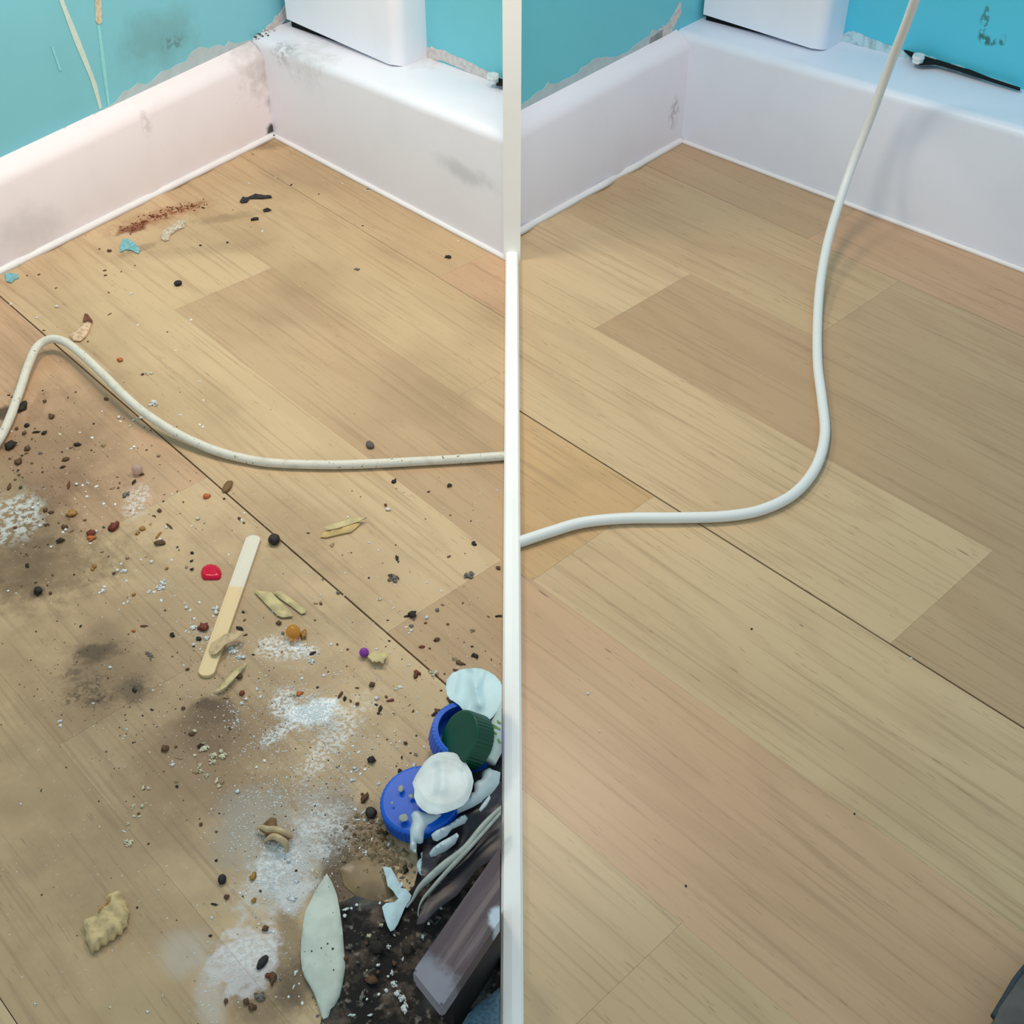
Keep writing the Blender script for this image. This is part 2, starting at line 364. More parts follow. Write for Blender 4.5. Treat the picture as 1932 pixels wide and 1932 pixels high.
# boxed pipe casings standing on the ledges
def casing(name, A, t, n, D, sa, sb, front, hz, m, label, lift):
    bm = bmesh.new(); r = .012
    pts = [A+t*sa-n*D, A+t*sa-n*front]
    for k in range(7):
        a = math.radians(90*k/6); pts.append(A+t*(sb-r+r*math.sin(a))-n*(front+r-r*math.cos(a)))
    pts.append(A+t*sb-n*D)
    lo = [bm.verts.new((p.x, p.y, hz(i)+lift*(1-i/len(pts)))) for i, p in enumerate(pts)]
    hi = [bm.verts.new((p.x, p.y, 1.25)) for p in pts]
    bm.faces.new(lo); bm.faces.new(hi); k = len(pts)
    for i in range(k): bm.faces.new((lo[i], lo[(i+1) % k], hi[(i+1) % k], hi[i]))
    bmesh.ops.recalc_face_normals(bm, faces=bm.faces[:])
    o = ob(name, bm, m, None, True); o.modifiers.new('e', 'EDGE_SPLIT').split_angle = math.radians(35)
    tag(o, label, 'pipe casing', kind='structure')
    bm = bmesh.new(); ins = .006                                   # solid black block, painted to stand for the shade in the gap
    prism(bm, [A+t*(sa+.001)-n*(D-.001), A+t*(sa+.001)-n*(front+.004), A+t*(sb-.004)-n*(front+.010), A+t*(sb-.004)-n*(D-.001)], hz(0)-.004, hz(0)+lift+.006)
    ob('gap_shade_block', bm, simple('gap_shade_black', (10, 12, 16), .9), o)
    return o
casing('trim_3', PL, tLr, nLr, DL, -.009, .143, .036, lambda i: .0925+.0035*min(i, 4)/4, paint('casing_white_dirty', (242, 242, 252), []).done(),
       'white pipe casing standing on the dusty ledge of the dirty corner', .0055)
casing('trim_4', PK, tKr, nKr, DK, -.011, .111, .033, lambda i: .1018+.002*min(i, 4)/4, paint('casing_white_clean', (238, 242, 255), []).done(),
       'white pipe casing standing on the glossy ledge of the clean corner', .0050)
# ------------------------------------------------------------ general shape builders
def sheet(name, pts, z=0.0, th=.001, m=None, parent=None, rough=0, rs=60, dome=0, round_=.003, step=None, smooth=True, cx=None, own=True):
    """a thin or padded piece whose outline (pixels, with its height z(x,y)) is filled, thickened and bent"""
    zf = z if callable(z) else (lambda x, y: z)
    P2 = [Vector((p[0], p[1])) for p in pts]
    L = sum((P2[i]-P2[i-1]).length for i in range(len(P2)))
    xs = [p.x for p in P2]; ys = [p.y for p in P2]
    st = step or max((max(xs)-min(xs)), (max(ys)-min(ys)))/12
    ol = []
    for i in range(len(P2)):
        a, b = P2[i-1], P2[i]; k = max(1, int((b-a).length/st+.5))
        for j in range(k): ol.append(a.lerp(b, j/k))
    n = len(ol)
    def inside(p):
        c = False
        for i in range(n):
            a, b = ol[i-1], ol[i]
            if (a.y > p.y) != (b.y > p.y) and p.x < (b.x-a.x)*(p.y-a.y)/(b.y-a.y)+a.x: c = not c
        return c
    def edge(p):
        d = 1e9
        for i in range(n):
            a, b = ol[i-1], ol[i]; ab = b-a; q = max(0, min(1, (p-a).dot(ab)/max(ab.length_squared, 1e-9)))
            d = min(d, (a+ab*q-p).length)
        return d
    inner = []; y = min(ys)+st/2; r_ = 0
    while y < max(ys):
        x = min(xs)+(st/2 if r_ % 2 else 0)
        while x < max(xs):
            p = Vector((x, y))
            if inside(p) and edge(p) > st*.45: inner.append(p)
            x += st
        y += st*.86; r_ += 1
    vs, es, fs, *_ = delaunay_2d_cdt(ol+inner, [(i, (i+1) % n) for i in range(n)], [], 1, 1e-4)
    fs = [f for f in fs if inside(sum((vs[i] for i in f), Vector((0, 0)))/len(f))]
    mx = max([edge(p) for p in inner] or [1]); bm = bmesh.new(); top = []; bot = []
    k = mpp(sum(xs)/len(xs), sum(ys)/len(ys)); sd = random.random()*50
    for p in vs:
        e = edge(p) if len(vs) < 1400 else 1; zz = zf(p.x, p.y)
        rr = min(1, e*k/max(round_, 1e-6)); bulge = math.sqrt(max(0, 1-(1-rr)**2))
        nz = noise.noise(Vector((p.x*k*rs, p.y*k*rs, sd)))*rough
        w0 = G(p.x, p.y, zz); h = th*(.25+.75*bulge)+dome*min(1, e/mx)**.8
        dz = nz if rough else 0
        top.append(bm.verts.new(w0+Vector((0, 0, h+dz+rough*.3)))); bot.append(bm.verts.new(w0+Vector((0, 0, min(0, dz*.2)+(dome*min(1, e/mx)**.8 if dome and th < .002 else 0)))))
    used = set()
    for f in fs:
        try: bm.faces.new([top[i] for i in f]); bm.faces.new([bot[i] for i in f][::-1]); used.update(f)
        except ValueError: pass
    cnt = {}
    for f in fs:
        for i in range(len(f)):
            q = (f[i], f[(i+1) % len(f)]); cnt[tuple(sorted(q))] = cnt.get(tuple(sorted(q)), 0)+1
    for (a, b), c in cnt.items():
        if c == 1:
            try: bm.faces.new((top[a], top[b], bot[b], bot[a]))
            except ValueError: pass
    for v in [v for v in bm.verts if not v.link_faces]: bm.verts.remove(v)
    if cx: clip(bm, *cx)
    o = ob(name, bm, m, parent, smooth)
    if smooth: o.modifiers.new('edge', 'EDGE_SPLIT').split_angle = math.radians(48)
    if own and not parent: shift(o)
    return o
def X(crop, pts):
    """crop coordinates to photograph pixels"""
    ox, oy, s = crop; return [(ox+p[0]/s, oy+p[1]/s)+tuple(p[2:]) for p in pts]
def blobmesh(name, m, seed, flat=.6, amp=.35, sub=2, elong=1.0):
    bm = bmesh.new(); bmesh.ops.create_icosphere(bm, subdivisions=sub, radius=1)
    for v in bm.verts:
        d = 1+amp*noise.noise(v.co*1.3+Vector((seed*3.1, 0, 0)))+amp*.4*noise.noise(v.co*3.5+Vector((0, seed, 0)))
        v.co = Vector((v.co.x*d*elong, v.co.y*d, max(-.8, v.co.z*d)*flat))
    lo = min(v.co.z for v in bm.verts)
    for v in bm.verts: v.co.z -= lo
    me = bpy.data.meshes.new(name); bm.to_mesh(me); bm.free(); me.materials.append(m)
    me.polygons.foreach_set('use_smooth', [True]*len(me.polygons)); return me
def blob(name, x, y, rx, ry, m, label, cat, rot=0, flat=.6, amp=.3, sub=2, z=0, parent=None, group=None):
    me = blobmesh(name, m, random.random()*30, flat, amp, sub)
    o = bpy.data.objects.new(name, me); C.objects.link(o); k = mpp(x, y)
    a, b = rx*k, ry*k*1.2
    o.location = G(x, y, z); o.rotation_euler = (0, 0, math.radians(rot)); o.scale = (a, b, min(a, b))
    if parent: o.parent = parent
    return tag(o, label, cat, group)
def tube(pts, rad, seg=14, closed=False, rf=None):
    """smooth tube through points (Catmull-Rom)"""
    P = []
    for i in range(len(pts)-1):
        p0, p1, p2, p3 = pts[max(i-1, 0)], pts[i], pts[i+1], pts[min(i+2, len(pts)-1)]
        for k in range(8):
            t = k/8; P.append(.5*((2*p1)+(p2-p0)*t+(2*p0-5*p1+4*p2-p3)*t*t+(3*p1-p0-3*p2+p3)*t**3))
    P.append(pts[-1]); bm = bmesh.new(); rings = []
    for i, p in enumerate(P):
        t = (P[min(i+1, len(P)-1)]-P[max(i-1, 0)]).normalized(); s = t.cross(Vector((0, 0, 1)))
        s = s.normalized() if s.length > .05 else Vector((1, 0, 0)); u = s.cross(t).normalized()
        r = rad*(rf(i/(len(P)-1)) if rf else 1)
        rings.append([bm.verts.new(p+(s*math.cos(2*math.pi*j/seg)+u*math.sin(2*math.pi*j/seg))*r) for j in range(seg)])
    for a, b in zip(rings, rings[1:]):
        for j in range(seg): bm.faces.new((a[j], a[(j+1) % seg], b[(j+1) % seg], b[j]))
    bm.faces.new(rings[0][::-1]); bm.faces.new(rings[-1]); return bm
# ------------------------------------------------------------ wall details: drips, bare plaster edges, caulk, painted gap shade
def wallpatch(name, pts, A, B, off, m, parent, th=.0006, rough=0, label=None):
    t, n = frame(A, B); ps = [W(x, y, A, B, off)+n*.0001 for x, y in pts]
    bm = bmesh.new(); a = [bm.verts.new(p) for p in ps]; b = [bm.verts.new(p+n*th) for p in ps]
    bm.faces.new(a); bm.faces.new(b); k = len(a)
    for i in range(k): bm.faces.new((a[i], a[(i+1) % k], b[(i+1) % k], b[i]))
    bmesh.ops.triangulate(bm, faces=bm.faces[:])
    o = ob(name, bm, m, parent)
    if label: o['label'] = label
    return o
drip = simple('dried_drip', (208, 226, 218), .4, .04); drip2 = simple('dried_drip_blue', (146, 220, 228), .4, .04)
bare = simple('bare_plaster', (184, 200, 206), .8, .05, 120); creamy = simple('caulk_ragged', (214, 208, 208), .7, .12, 260)
wallpatch('drip_streak', [(60, -140), (68, -142), (123, 10), (150, 75), (182, 160), (192, 204), (187, 206), (170, 150), (140, 80)], PL, PL0, TS, drip, w1)
wallpatch('drip_streak', [(176, -90), (183, -90), (191, 10), (192, 40), (186, 47), (180, 40)], PL, PL0, TS, simple('dried_drip_cream', (214, 205, 180), .4, .2), w1)
wallpatch('drip_streak', [(183, 47), (188, 47), (198, 120), (207, 200), (203, 201), (192, 130)], PL, PL0, TS, drip2, w1)
wallpatch('drip_streak', [(96, 88), (99, 88), (115, 132), (111, 133)], PL, PL0, TS, drip2, w1)
def ragged(lo, amp, nseg, seed):
    """upper outline of a ragged patch above a line of pixels, amp(t) tall"""
    out = []
    for i in range(nseg+1):
        t = i/nseg; k = t*(len(lo)-1); j = min(int(k), len(lo)-2); f_ = k-j
        x = lo[j][0]*(1-f_)+lo[j+1][0]*f_; y = lo[j][1]*(1-f_)+lo[j+1][1]*f_
        a = amp(t)*(.55+.9*abs(noise.noise(Vector((t*9, seed, 0))))+.35*noise.noise(Vector((t*31, seed, 3))))
        out.append((x-a*.2, y-a))
    return out
def edgepatch(line, amp, A, B, off, m, parent, seed, name='bare_edge', n_=40):
    up = ragged(line, amp, n_, seed); low = [(x, y+16) for x, y in line]
    lowi = []
    for i in range(n_+1):
        k = i/n_*(len(low)-1); j = min(int(k), len(low)-2); f_ = k-j
        lowi.append((low[j][0]*(1-f_)+low[j+1][0]*f_, low[j][1]*(1-f_)+low[j+1][1]*f_))
    t, n = frame(A, B); bm = bmesh.new()
    a = [bm.verts.new(W(x, y, A, B, off)+n*.0006) for x, y in up]; b = [bm.verts.new(W(x, y, A, B, off)+n*.0006) for x, y in lowi]
    for i in range(n_): bm.faces.new((a[i], a[i+1], b[i+1], b[i]))
    r = bmesh.ops.extrude_face_region(bm, geom=bm.faces[:])
    for v in [g for g in r['geom'] if isinstance(g, bmesh.types.BMVert)]: v.co -= n*.0006
    return ob(name, bm, m, parent)
def hump(*cs): return lambda t: 3+sum(h*math.exp(-((t-c)/w_)**2) for c, w_, h in cs)
edgepatch([(8, 312), (110, 265), (250, 190), (400, 115), (490, 75)], hump((.3, .12, 16), (.52, .12, 24), (.74, .10, 44), (.88, .08, 14)), PL, PL0, TS, bare, w1, 4)
edgepatch([(470, 92), (500, 70), (545, 12), (556, -6)], hump((.5, .6, 10)), PL, PL0, TS, creamy, w1, 14)
edgepatch([(975, 205), (1050, 165), (1150, 118), (1250, 66)], hump((.25, .14, 14), (.55, .12, 18), (.62, .06, 14), (.95, .1, 18)), PK, PK0, TS, bare, w3, 24)
edgepatch([(1225, 80), (1262, 52), (1285, 8)], hump((.5, .6, 10)), PK, PK0, TS, creamy, w3, 34)
edgepatch([(800, 96), (835, 98), (880, 118), (948, 150)], hump((.1, .12, 8), (.5, .5, 3)), PL, PL1, DL, creamy, w2, 44)
edgepatch([(1585, 66), (1612, 66), (1690, 94), (1760, 118), (1925, 168)], hump((.2, .12, 6), (.35, .15, 5), (.75, .2, 9)), PK, PK1, DK, simple('bare_edge_white', (190, 222, 232), .7, .2, 200), w4, 54)
# caulk and dirt where the casings meet ledge and wall
def clump(name, parent, x, y, z, spread, nn, size, m, squash=1.0, label=None):
    bm = bmesh.new(); c = G(x, y, z)
    for i in range(nn):
        p = c+Vector((random.gauss(0, spread), random.gauss(0, spread), abs(random.gauss(0, spread*.8*squash))))
        r = size*random.uniform(.5, 1.3)
        mt = Matrix.Translation(p) @ Matrix.Rotation(random.random()*6, 4, 'Z') @ Matrix.Diagonal((r*random.uniform(.8, 2), r, r*.8, 1))
        bmesh.ops.create_icosphere(bm, subdivisions=1, radius=1, matrix=mt)
    o = ob(name, bm, m, parent); tag(o, label, kind='stuff'); return o
cob = simple('cobweb_dirt', (96, 84, 78), .9, .5, 500); wcr = simple('white_crumble', (220, 214, 214), .85, .3, 400); blk = simple('black_dirt', (26, 22, 22), .85, .3, 500)
clump('caulk_lumps', b2, 506, 62, .088, .0042, 70, .0013, wcr, .4); clump('dirt_in_corner', b2, 493, 72, .088, .0028, 40, .0008, cob)
clump('dirt_in_corner', b2, 812, 88, .10, .0030, 50, .0010, cob); clump('caulk_lumps', b2, 806, 92, .098, .0030, 26, .0016, wcr)
clump('caulk_lumps', b4, 1268, 44, .098, .0036, 60, .0012, wcr, .4); clump('dirt_in_corner', b4, 1256, 58, .100, .0035, 60, .0008, blk)
clump('dirt_in_corner', b4, 1592, 60, .106, .0030, 70, .0008, blk); clump('caulk_lumps', b4, 1596, 66, .104, .0026, 20, .0014, wcr)
clump('dirt_in_corner', b4, 1296, 20, .104, .0032, 50, .0010, blk)
clump('dirt_in_corner', b1, 517, 252, .002, .0022, 50, .0009, blk)
bm = tube([G(745, 103, .1005), G(775, 108, .1000), G(800, 102, .0995), G(820, 92, .0995)], .0012, 8); ob('caulk_line', bm, wcr, b2, True)
bm = tube([G(1500, 78, .1065), G(1530, 86, .1060), G(1560, 84, .1060), G(1590, 70, .1065), G(1604, 66, .1065)], .0016, 8); ob('caulk_line', bm, wcr, b4, True)
def gapstrip(parent, up, lo, z):  # thin black strip laid on the ledge, shade of an open gap as colour
    bm = bmesh.new(); pts = up+lo[::-1]; ps = [G(x, y, z) for x, y in pts]
    a = [bm.verts.new(p) for p in ps]; b = [bm.verts.new(p-Vector((0, 0, .0008))) for p in ps]; k = len(a)
    bm.faces.new(a); bm.faces.new(b)
    for i in range(k): bm.faces.new((a[i], a[(i+1) % k], b[(i+1) % k], b[i]))
    bmesh.ops.triangulate(bm, faces=bm.faces[:]); return ob('gap_shade_strip', bm, simple('gap_shade_black', (10, 12, 16), .9), parent)
gapstrip(b4, [(1705, 94), (1738, 98), (1760, 108), (1800, 121), (1830, 131), (1870, 147), (1925, 165)], [(1708, 97), (1735, 121), (1765, 120), (1800, 130), (1840, 143), (1880, 156), (1925, 170)], .1135)
gapstrip(b2, [(938, 142), (960, 150)], [(936, 160), (960, 162)], .1075)
def peg(x, y, z, label):
    e = bpy.data.objects.new('screw_cap', None); C.objects.link(e); e.location = G(x, y, z); tag(e, label, 'screw cap')
    for nm, r0, r1, z0, z1 in (('stem', .0046, .0046, 0, .0035), ('head', .0052, .0046, .0036, .0062)):
        bm = bmesh.new(); bmesh.ops.create_cone(bm, cap_ends=True, segments=24, radius1=r0, radius2=r1, depth=z1-z0, matrix=Matrix.Translation((0, 0, (z0+z1)/2)))
        bmesh.ops.bevel(bm, geom=bm.edges[:], offset=.0004, segments=1); ob(nm, bm, simple('cap_white', (226, 232, 236), .4, .1), e)
peg(930, 154, .1072, 'white screw cap on the dusty ledge next to the painted dark gap')
peg(1731, 117, .1130, 'white screw cap on the glossy ledge where the painted dark gap begins')
# ------------------------------------------------------------ cables
cw1 = Mat('cable_cream_dirty', lin((220, 216, 204)), .45); v = cw1.coord(); cw1.mix(cw1.ramp(cw1.noise(v, 120, 4), .5, .75, 0, .35), lin((170, 158, 136)))
cw1.mix(cw1.ramp(cw1.noise(v, 420, 2), .66, .72, 0, .8), lin((60, 48, 38)))
cp = [(-260, 1130, .0032), (-190, 1060, .0032), (-110, 985, .0032), (-50, 905, .0032), (-14, 850, .0032), (5, 818, .0034), (20, 785, .004), (38, 735, .005), (53, 690, .007), (70, 655, .009), (95, 640, .011), (122, 645, .012), (152, 667, .013), (190, 702, .014), (230, 742, .013), (270, 777, .011),
      (330, 816, .007), (400, 848, .0045), (460, 865, .0034), (520, 874, .0032), (620, 877, .0032), (700, 875, .0032), (780, 871, .0032), (870, 866, .0032), (956, 860, .0032)]
bm = tube([G(x, y, z) for x, y, z in cp], .0031, 16)
cab = shift(ob('power_cable', bm, cw1.done(), None, True)); tag(cab, 'cream dirty power cable curving across the dirty floor with raised bend', 'cable')
cw2 = Mat('cable_white_clean', lin((228, 231, 232)), .35); v = cw2.coord(); cw2.mix(cw2.ramp(cw2.noise(v, 300, 3), .70, .76, 0, .5), lin((120, 116, 110)))
def D(x, y, d):
    u, v_ = x-966, 966-y; return Vector((u, F*math.cos(PITCH)+v_*math.sin(PITCH), -F*math.sin(PITCH)+v_*math.cos(PITCH)))*(d/F)+Vector((0, 0, CH))
cp = [(976, 1024), (1040, 1003), (1100, 986), (1180, 978), (1280, 977), (1370, 974), (1440, 961), (1500, 930), (1540, 880), (1556, 820), (1551, 755), (1543, 690), (1542, 620)]
pts = [G(x, y, .0037) for x, y in cp]+[G(1547, 540, .010), G(1561, 460, .022), G(1584, 380, .040), G(1612, 300, .066), G(1645, 215, .103), G(1680, 120, .150), G(1708, 50, .190), G(1735, -25, .235), G(1760, -110, .30), G(1775, -200, .38), G(1785, -290, .47), G(1790, -360, .56)]
bm = tube(pts, .0036, 16)
cab2 = shift(ob('power_cable', bm, cw2.done(), None, True)); tag(cab2, 'clean white power cable curving over clean floor and rising past baseboard', 'cable')
# ------------------------------------------------------------ the larger pieces of litter, each on its own
CE, CF, CG, CI, CJ, CK, CA, CC = (340, 940, 4.83), (600, 900, 5.367), (660, 1220, 6.44), (660, 1420, 6.44), (540, 1620, 4.6), (0, 1400, 3.715), (0, 330, 4.83), (0, 700, 4.83)
CLIP = (Vector((XL+.0006, 0, 0)), Vector((1, 0, 0)))
# wooden ice lolly stick, paler at one end
def stick():
    a, b = G(478, 1022), G(391, 1270); t = (b-a).normalized(); n = Vector((-t.y, t.x, 0)); r = .0046; pts = []
    for c, s0 in ((a, -1), (b, 1)):
        for k in range(13):
            q = math.radians(-90+180*k/12); pts.append(c+t*s0*r*math.cos(q)*.8+n*s0*r*math.sin(q))
    bm = bmesh.new(); prism(bm, pts, .0002, .0022); bmesh.ops.bevel(bm, geom=bm.edges[:], offset=.0003, segments=1)
    M = Mat('stick_wood', lin((226, 200, 156)), .6); th = math.atan2(t.y, t.x)
    g = M.n('ShaderNodeNewGeometry').outputs['Position']; d = M.n('ShaderNodeVectorMath', operation='DOT_PRODUCT'); M.L.new(g, d.inputs[0]); d.inputs[1].default_value = t
    k0 = a.dot(t)+(b-a).length*.385
    M.mix(M.ramp(d.outputs['Value'], k0-.0012, k0+.0012, 1, 0), lin((224, 216, 200)))
    M.mix(M.ramp(M.noise(M.coord(th, (12, 500, 1)), 1.2, 3), .5, .75, 0, .18), lin((170, 140, 100)))
    return tag(shift(ob('lolly_stick', bm, M.done())), 'flat wooden lolly stick with rounded ends lying left of long seam', 'stick')
stick()
oliv = simple('dry_shell_olive', (208, 190, 140), .45, .2, 120); shav = simple('wood_shaving', (205, 178, 140), .6, .25, 200)
tag(sheet('wood_shaving', X(CE, [(262, 1380), (280, 1330), (400, 1250), (490, 1212), (560, 1215), (578, 1235), (500, 1290), (420, 1330), (330, 1420), (280, 1430)]), lambda x, y: .0032+.003*math.sin((x-395)/63*2.6), .0008, shav, rough=.0006, rs=150), 'thin curled beige shaving lying across the lolly stick', 'shaving')
tag(sheet('dry_sliver', X(CE, [(300, 1757), (360, 1730), (430, 1640), (510, 1560), (610, 1495), (585, 1545), (500, 1640), (420, 1720), (350, 1762)]), lambda x, y: .001+.0025*math.sin(max(0, min(1, (x-402)/64))*3.1), .001, oliv), 'curved olive dry sliver in front of the lolly stick', 'sliver')
tag(sheet('dry_sliver', X(CE, [(672, 850), (700, 845), (830, 858), (930, 960), (1020, 1055), (1022, 1080), (930, 1088), (885, 1070), (780, 965)]), lambda x, y: .0012, .001, oliv, dome=.0003, rough=.0003, rs=200, round_=.0008), 'broad olive dry sliver right of the lolly stick, the left of a pair', 'sliver')
tag(sheet('dry_sliver', X(CE, [(848, 868), (880, 850), (925, 850), (1040, 940), (1145, 1015), (1143, 1045), (1105, 1057), (1010, 985), (900, 910)]), lambda x, y: .0010, .0008, oliv, dome=.0003, rough=.0003, rs=200, round_=.0008), 'narrow olive dry sliver right of the lolly stick, the right of a pair', 'sliver')
ds = sheet('rolled_sliver', X(CF, [(25, 612), (45, 560), (130, 545), (250, 510), (345, 470), (400, 455), (430, 480), (340, 560), (200, 590), (80, 618)]), .0006, .0022, simple('dry_shell_amber', (214, 182, 122), .5, .2, 150), rough=.0004, rs=200, own=False)
tag(ds, 'rolled amber dry husk behind the seam, right of the lolly stick', 'husk')
sheet('folded_edge', X(CF, [(55, 520), (90, 495), (300, 440), (330, 415), (495, 412), (430, 448), (330, 480), (200, 520), (90, 540)]), .0028, .0009, oliv, ds, rough=.0005, rs=200)
# coloured beads and gem
def glassy(name, rgb, rough=.08, trans=.7):
    M = Mat(name, lin(rgb), rough, .6); M.b.inputs['Transmission Weight'].default_value = trans; M.b.inputs['IOR'].default_value = 1.3; return M.done()
tag(sheet('red_gem', X(CE, [(190, 680), (205, 640), (240, 612), (285, 604), (330, 615), (362, 645), (376, 685), (370, 725), (350, 742), (285, 743), (215, 742), (195, 715)]), .0004, .0018, glassy('red_plastic', (222, 14, 60), .15, .2), round_=.002, rough=.0007, rs=260), 'shiny red plastic gem with one flat side lying left of lolly stick', 'gem')
def bead(name, x, y, r, m, label, flat=1.0):
    bm = bmesh.new(); bmesh.ops.create_uvsphere(bm, u_segments=24, v_segments=14, radius=1)
    k = mpp(x, y); o = ob(name, bm, m, None, True); o.scale = (r*k, r*k, r*k*flat); o.location = G(x, y, r*k*flat*.97); return tag(o, label, 'bead')
bead('glass_bead', 553, 1192, 14, glassy('amber_glass', (232, 176, 84)), 'clear amber bead right of the lolly stick')
bead('glass_bead', 687, 1231, 9.2, glassy('purple_glass', (150, 70, 178), .12, .3), 'small round purple bead beside the ragged olive flake')
bead('glass_bead', 259, 885, 10.5, glassy('pearl_glass', (226, 200, 190), .1, .6), 'clear pale bead in front of the cable bend')
tag(sheet('ragged_flake', X(CF, [(500, 1818), (540, 1775), (575, 1758), (640, 1768), (692, 1778), (695, 1825), (672, 1850), (665, 1890), (640, 1888), (625, 1868), (600, 1882), (570, 1872), (550, 1880), (530, 1850)]), lambda x, y: .001+.0025*math.sin(max(0, (y-1227)/25)*2), .0008, oliv, rough=.0006, rs=180), 'ragged olive flake touching the small purple bead', 'flake')
tag(shift(ob('rust_crumb_patch', (lambda: (lambda bm: ([bmesh.ops.create_icosphere(bm, subdivisions=1, radius=1, matrix=Matrix.Translation(G(232+150*t+random.gauss(0, 5), 436-48*t+10*math.sin(t*3.1)*-1+random.gauss(0, 5), .0002)) @ Matrix.Diagonal((random.uniform(.0003, .0012), random.uniform(.0003, .0010), .0005, 1))) for t in [random.random() for _ in range(110)]], bm)[1])(bmesh.new()))(), simple('rust_dirt', (124, 56, 28), .85, .5, 500))), 'streak of rusty red crumbs near the left baseboard', 'dirt', kind='stuff')
seed = simple('dark_seed', (44, 28, 26), .35, .3, 300); blackm = simple('black_seed', (24, 22, 24), .4, .3, 300)
blob('dried_berry', 518, 1023, 12, 11, seed, 'dark round dried berry right of the lolly stick top by seam', 'berry', 0, .8, .15)
blob('black_seed', 419.5, 1661.5, 8.5, 9, blackm, 'round black seed left of the large white crisp', 'seed', 0, .7, .1)
blob('black_seed', 496, 1817, 8, 14, blackm, 'teardrop black seed on the grey powder patch', 'seed', -25, .6, .2)
blob('black_seed', 336.5, 537.5, 8, 6, blackm, 'small black seed alone on the floor behind the cable', 'seed', 30, .7, .15)
blob('grey_seed', 698, 842, 8, 9, simple('grey_seed', (112, 98, 96), .6, .4, 600), 'grey wrinkled seed just behind the straight part of the cable', 'seed', 20, .6, .2)
blob('brown_husk', 430, 920, 8, 15, simple('husk_brown', (140, 104, 66), .6, .4, 300), 'brown papery husk lying on seam behind lolly stick', 'husk', -15, .5, .3)
blob('dark_seed', 700, 1537, 11, 11, seed, 'dark brown seed left of the blue bottle cap', 'seed', 15, .7, .2)
bfl = simple('blue_paint_flake', (128, 190, 200), .6, .2, 500)
tag(sheet('paint_flake', X(CA, [(1098, 705), (1092, 650), (1118, 592), (1170, 588), (1235, 632), (1278, 682), (1262, 722), (1205, 690), (1150, 682), (1120, 700)]), .0005, .0009, bfl, rough=.0008, rs=200), 'large turquoise paint flake in front of the rusty streak', 'paint flake')
tag(sheet('paint_flake', X(CA, [(40, 905), (90, 895), (160, 905), (172, 940), (130, 955), (105, 985), (60, 975)]), .0005, .0009, bfl, rough=.0008, rs=200), 'turquoise paint flake at the foot of the far left baseboard', 'paint flake')
tag(sheet('plaster_chip', X(CA, [(1468, 545), (1500, 500), (1590, 455), (1620, 415), (1690, 425), (1680, 480), (1610, 510), (1550, 555), (1545, 590), (1510, 607), (1472, 590)]), .0004, .0018, simple('plaster_chip', (214, 200, 178), .85, .3, 500), rough=.0008, rs=400), 'knobbly cream plaster chip in front of the rusty streak', 'plaster chip')
pe = sheet('curled_peel', X(CA, [(632, 1468), (690, 1435), (745, 1375), (790, 1330), (835, 1345), (820, 1410), (780, 1480), (730, 1520), (670, 1515)]), .0008, .0016, simple('peel_cream', (224, 192, 160), .6, .25, 300), rough=.0009, rs=220, own=False)
tag(pe, 'curled cream peel with brown tip behind the cable bend', 'peel')
sheet('brown_tip', X(CA, [(755, 1345), (772, 1262), (800, 1270), (842, 1325), (845, 1345), (800, 1352), (780, 1375)]), .0014, .0010, simple('peel_brown', (120, 74, 50), .6, .3, 300), pe, rough=.0006, rs=300)
sl = sheet('dark_sliver', X((450, 0, 3.715), [(8, 1415), (30, 1380), (70, 1385), (120, 1362), (230, 1375), (235, 1388), (170, 1395), (80, 1395), (60, 1420), (20, 1425)]), .0004, .0012, blackm, rough=.0009, rs=400)
tag(sl, 'long black splinter of dirt near the back of the dirty corner', 'splinter')
C7 = (400, 1500, 5.367)
ns = sheet('broken_shell', X(C7, [(455, 330), (520, 300), (600, 230), (650, 240), (660, 320), (740, 370), (790, 420), (770, 470), (700, 470), (600, 460), (545, 440), (530, 380)]), .0006, .0012, simple('shell_brown', (128, 92, 56), .6, .3, 200), rough=.0012, rs=200, own=False)
tag(ns, 'broken brown shell with curled pale rims in the spilt powder', 'shell')
for q in ([(450, 345, .002), (500, 325, .004), (560, 345, .005), (640, 350, .006), (720, 375, .006), (790, 410, .004), (800, 440, .001)], [(535, 465, .001), (575, 435, .004), (620, 420, .006), (680, 440, .007), (740, 480, .005), (762, 530, .002), (750, 575, .0005)]):
    b_ = tube([G(400+x/5.367, 1500+y/5.367, z) for x, y, z in q], .0015, 8, rf=lambda t: .4+.8*math.sin(math.pi*t)); ob('curled_rim', b_, simple('shell_rim', (206, 180, 140), .5, .15, 200), ns, True)
# biscuit and large crisp
bis = simple('biscuit', (216, 190, 142), .8, .22, 260, bump=.8)
bo = sheet('biscuit', X(CK, [(588, 1290), (600, 1255), (650, 1238), (690, 1215), (700, 1180), (745, 1140), (765, 1095), (800, 1078), (835, 1060), (860, 1085), (862, 1115), (890, 1130), (890, 1165), (908, 1190), (900, 1230), (890, 1260), (895, 1290), (865, 1310), (855, 1350), (820, 1352), (800, 1390), (765, 1395), (745, 1425), (710, 1430), (695, 1462), (665, 1465), (650, 1490), (628, 1455), (620, 1420), (598, 1385), (602, 1340)]), .0008, .0045, bis, round_=.005, rough=.0022, rs=230, step=5, own=False)
tag(bo, 'thick crimped golden cracker piece on floor at front left', 'cracker')
sheet('toasted_edge', X(CK, [(688, 1215), (700, 1175), (745, 1135), (765, 1092), (795, 1080), (790, 1115), (755, 1160), (730, 1185), (712, 1225)]), .0035, .0025, simple('biscuit_toasted', (196, 148, 84), .8, .2, 260), bo, rough=.0008, rs=250)
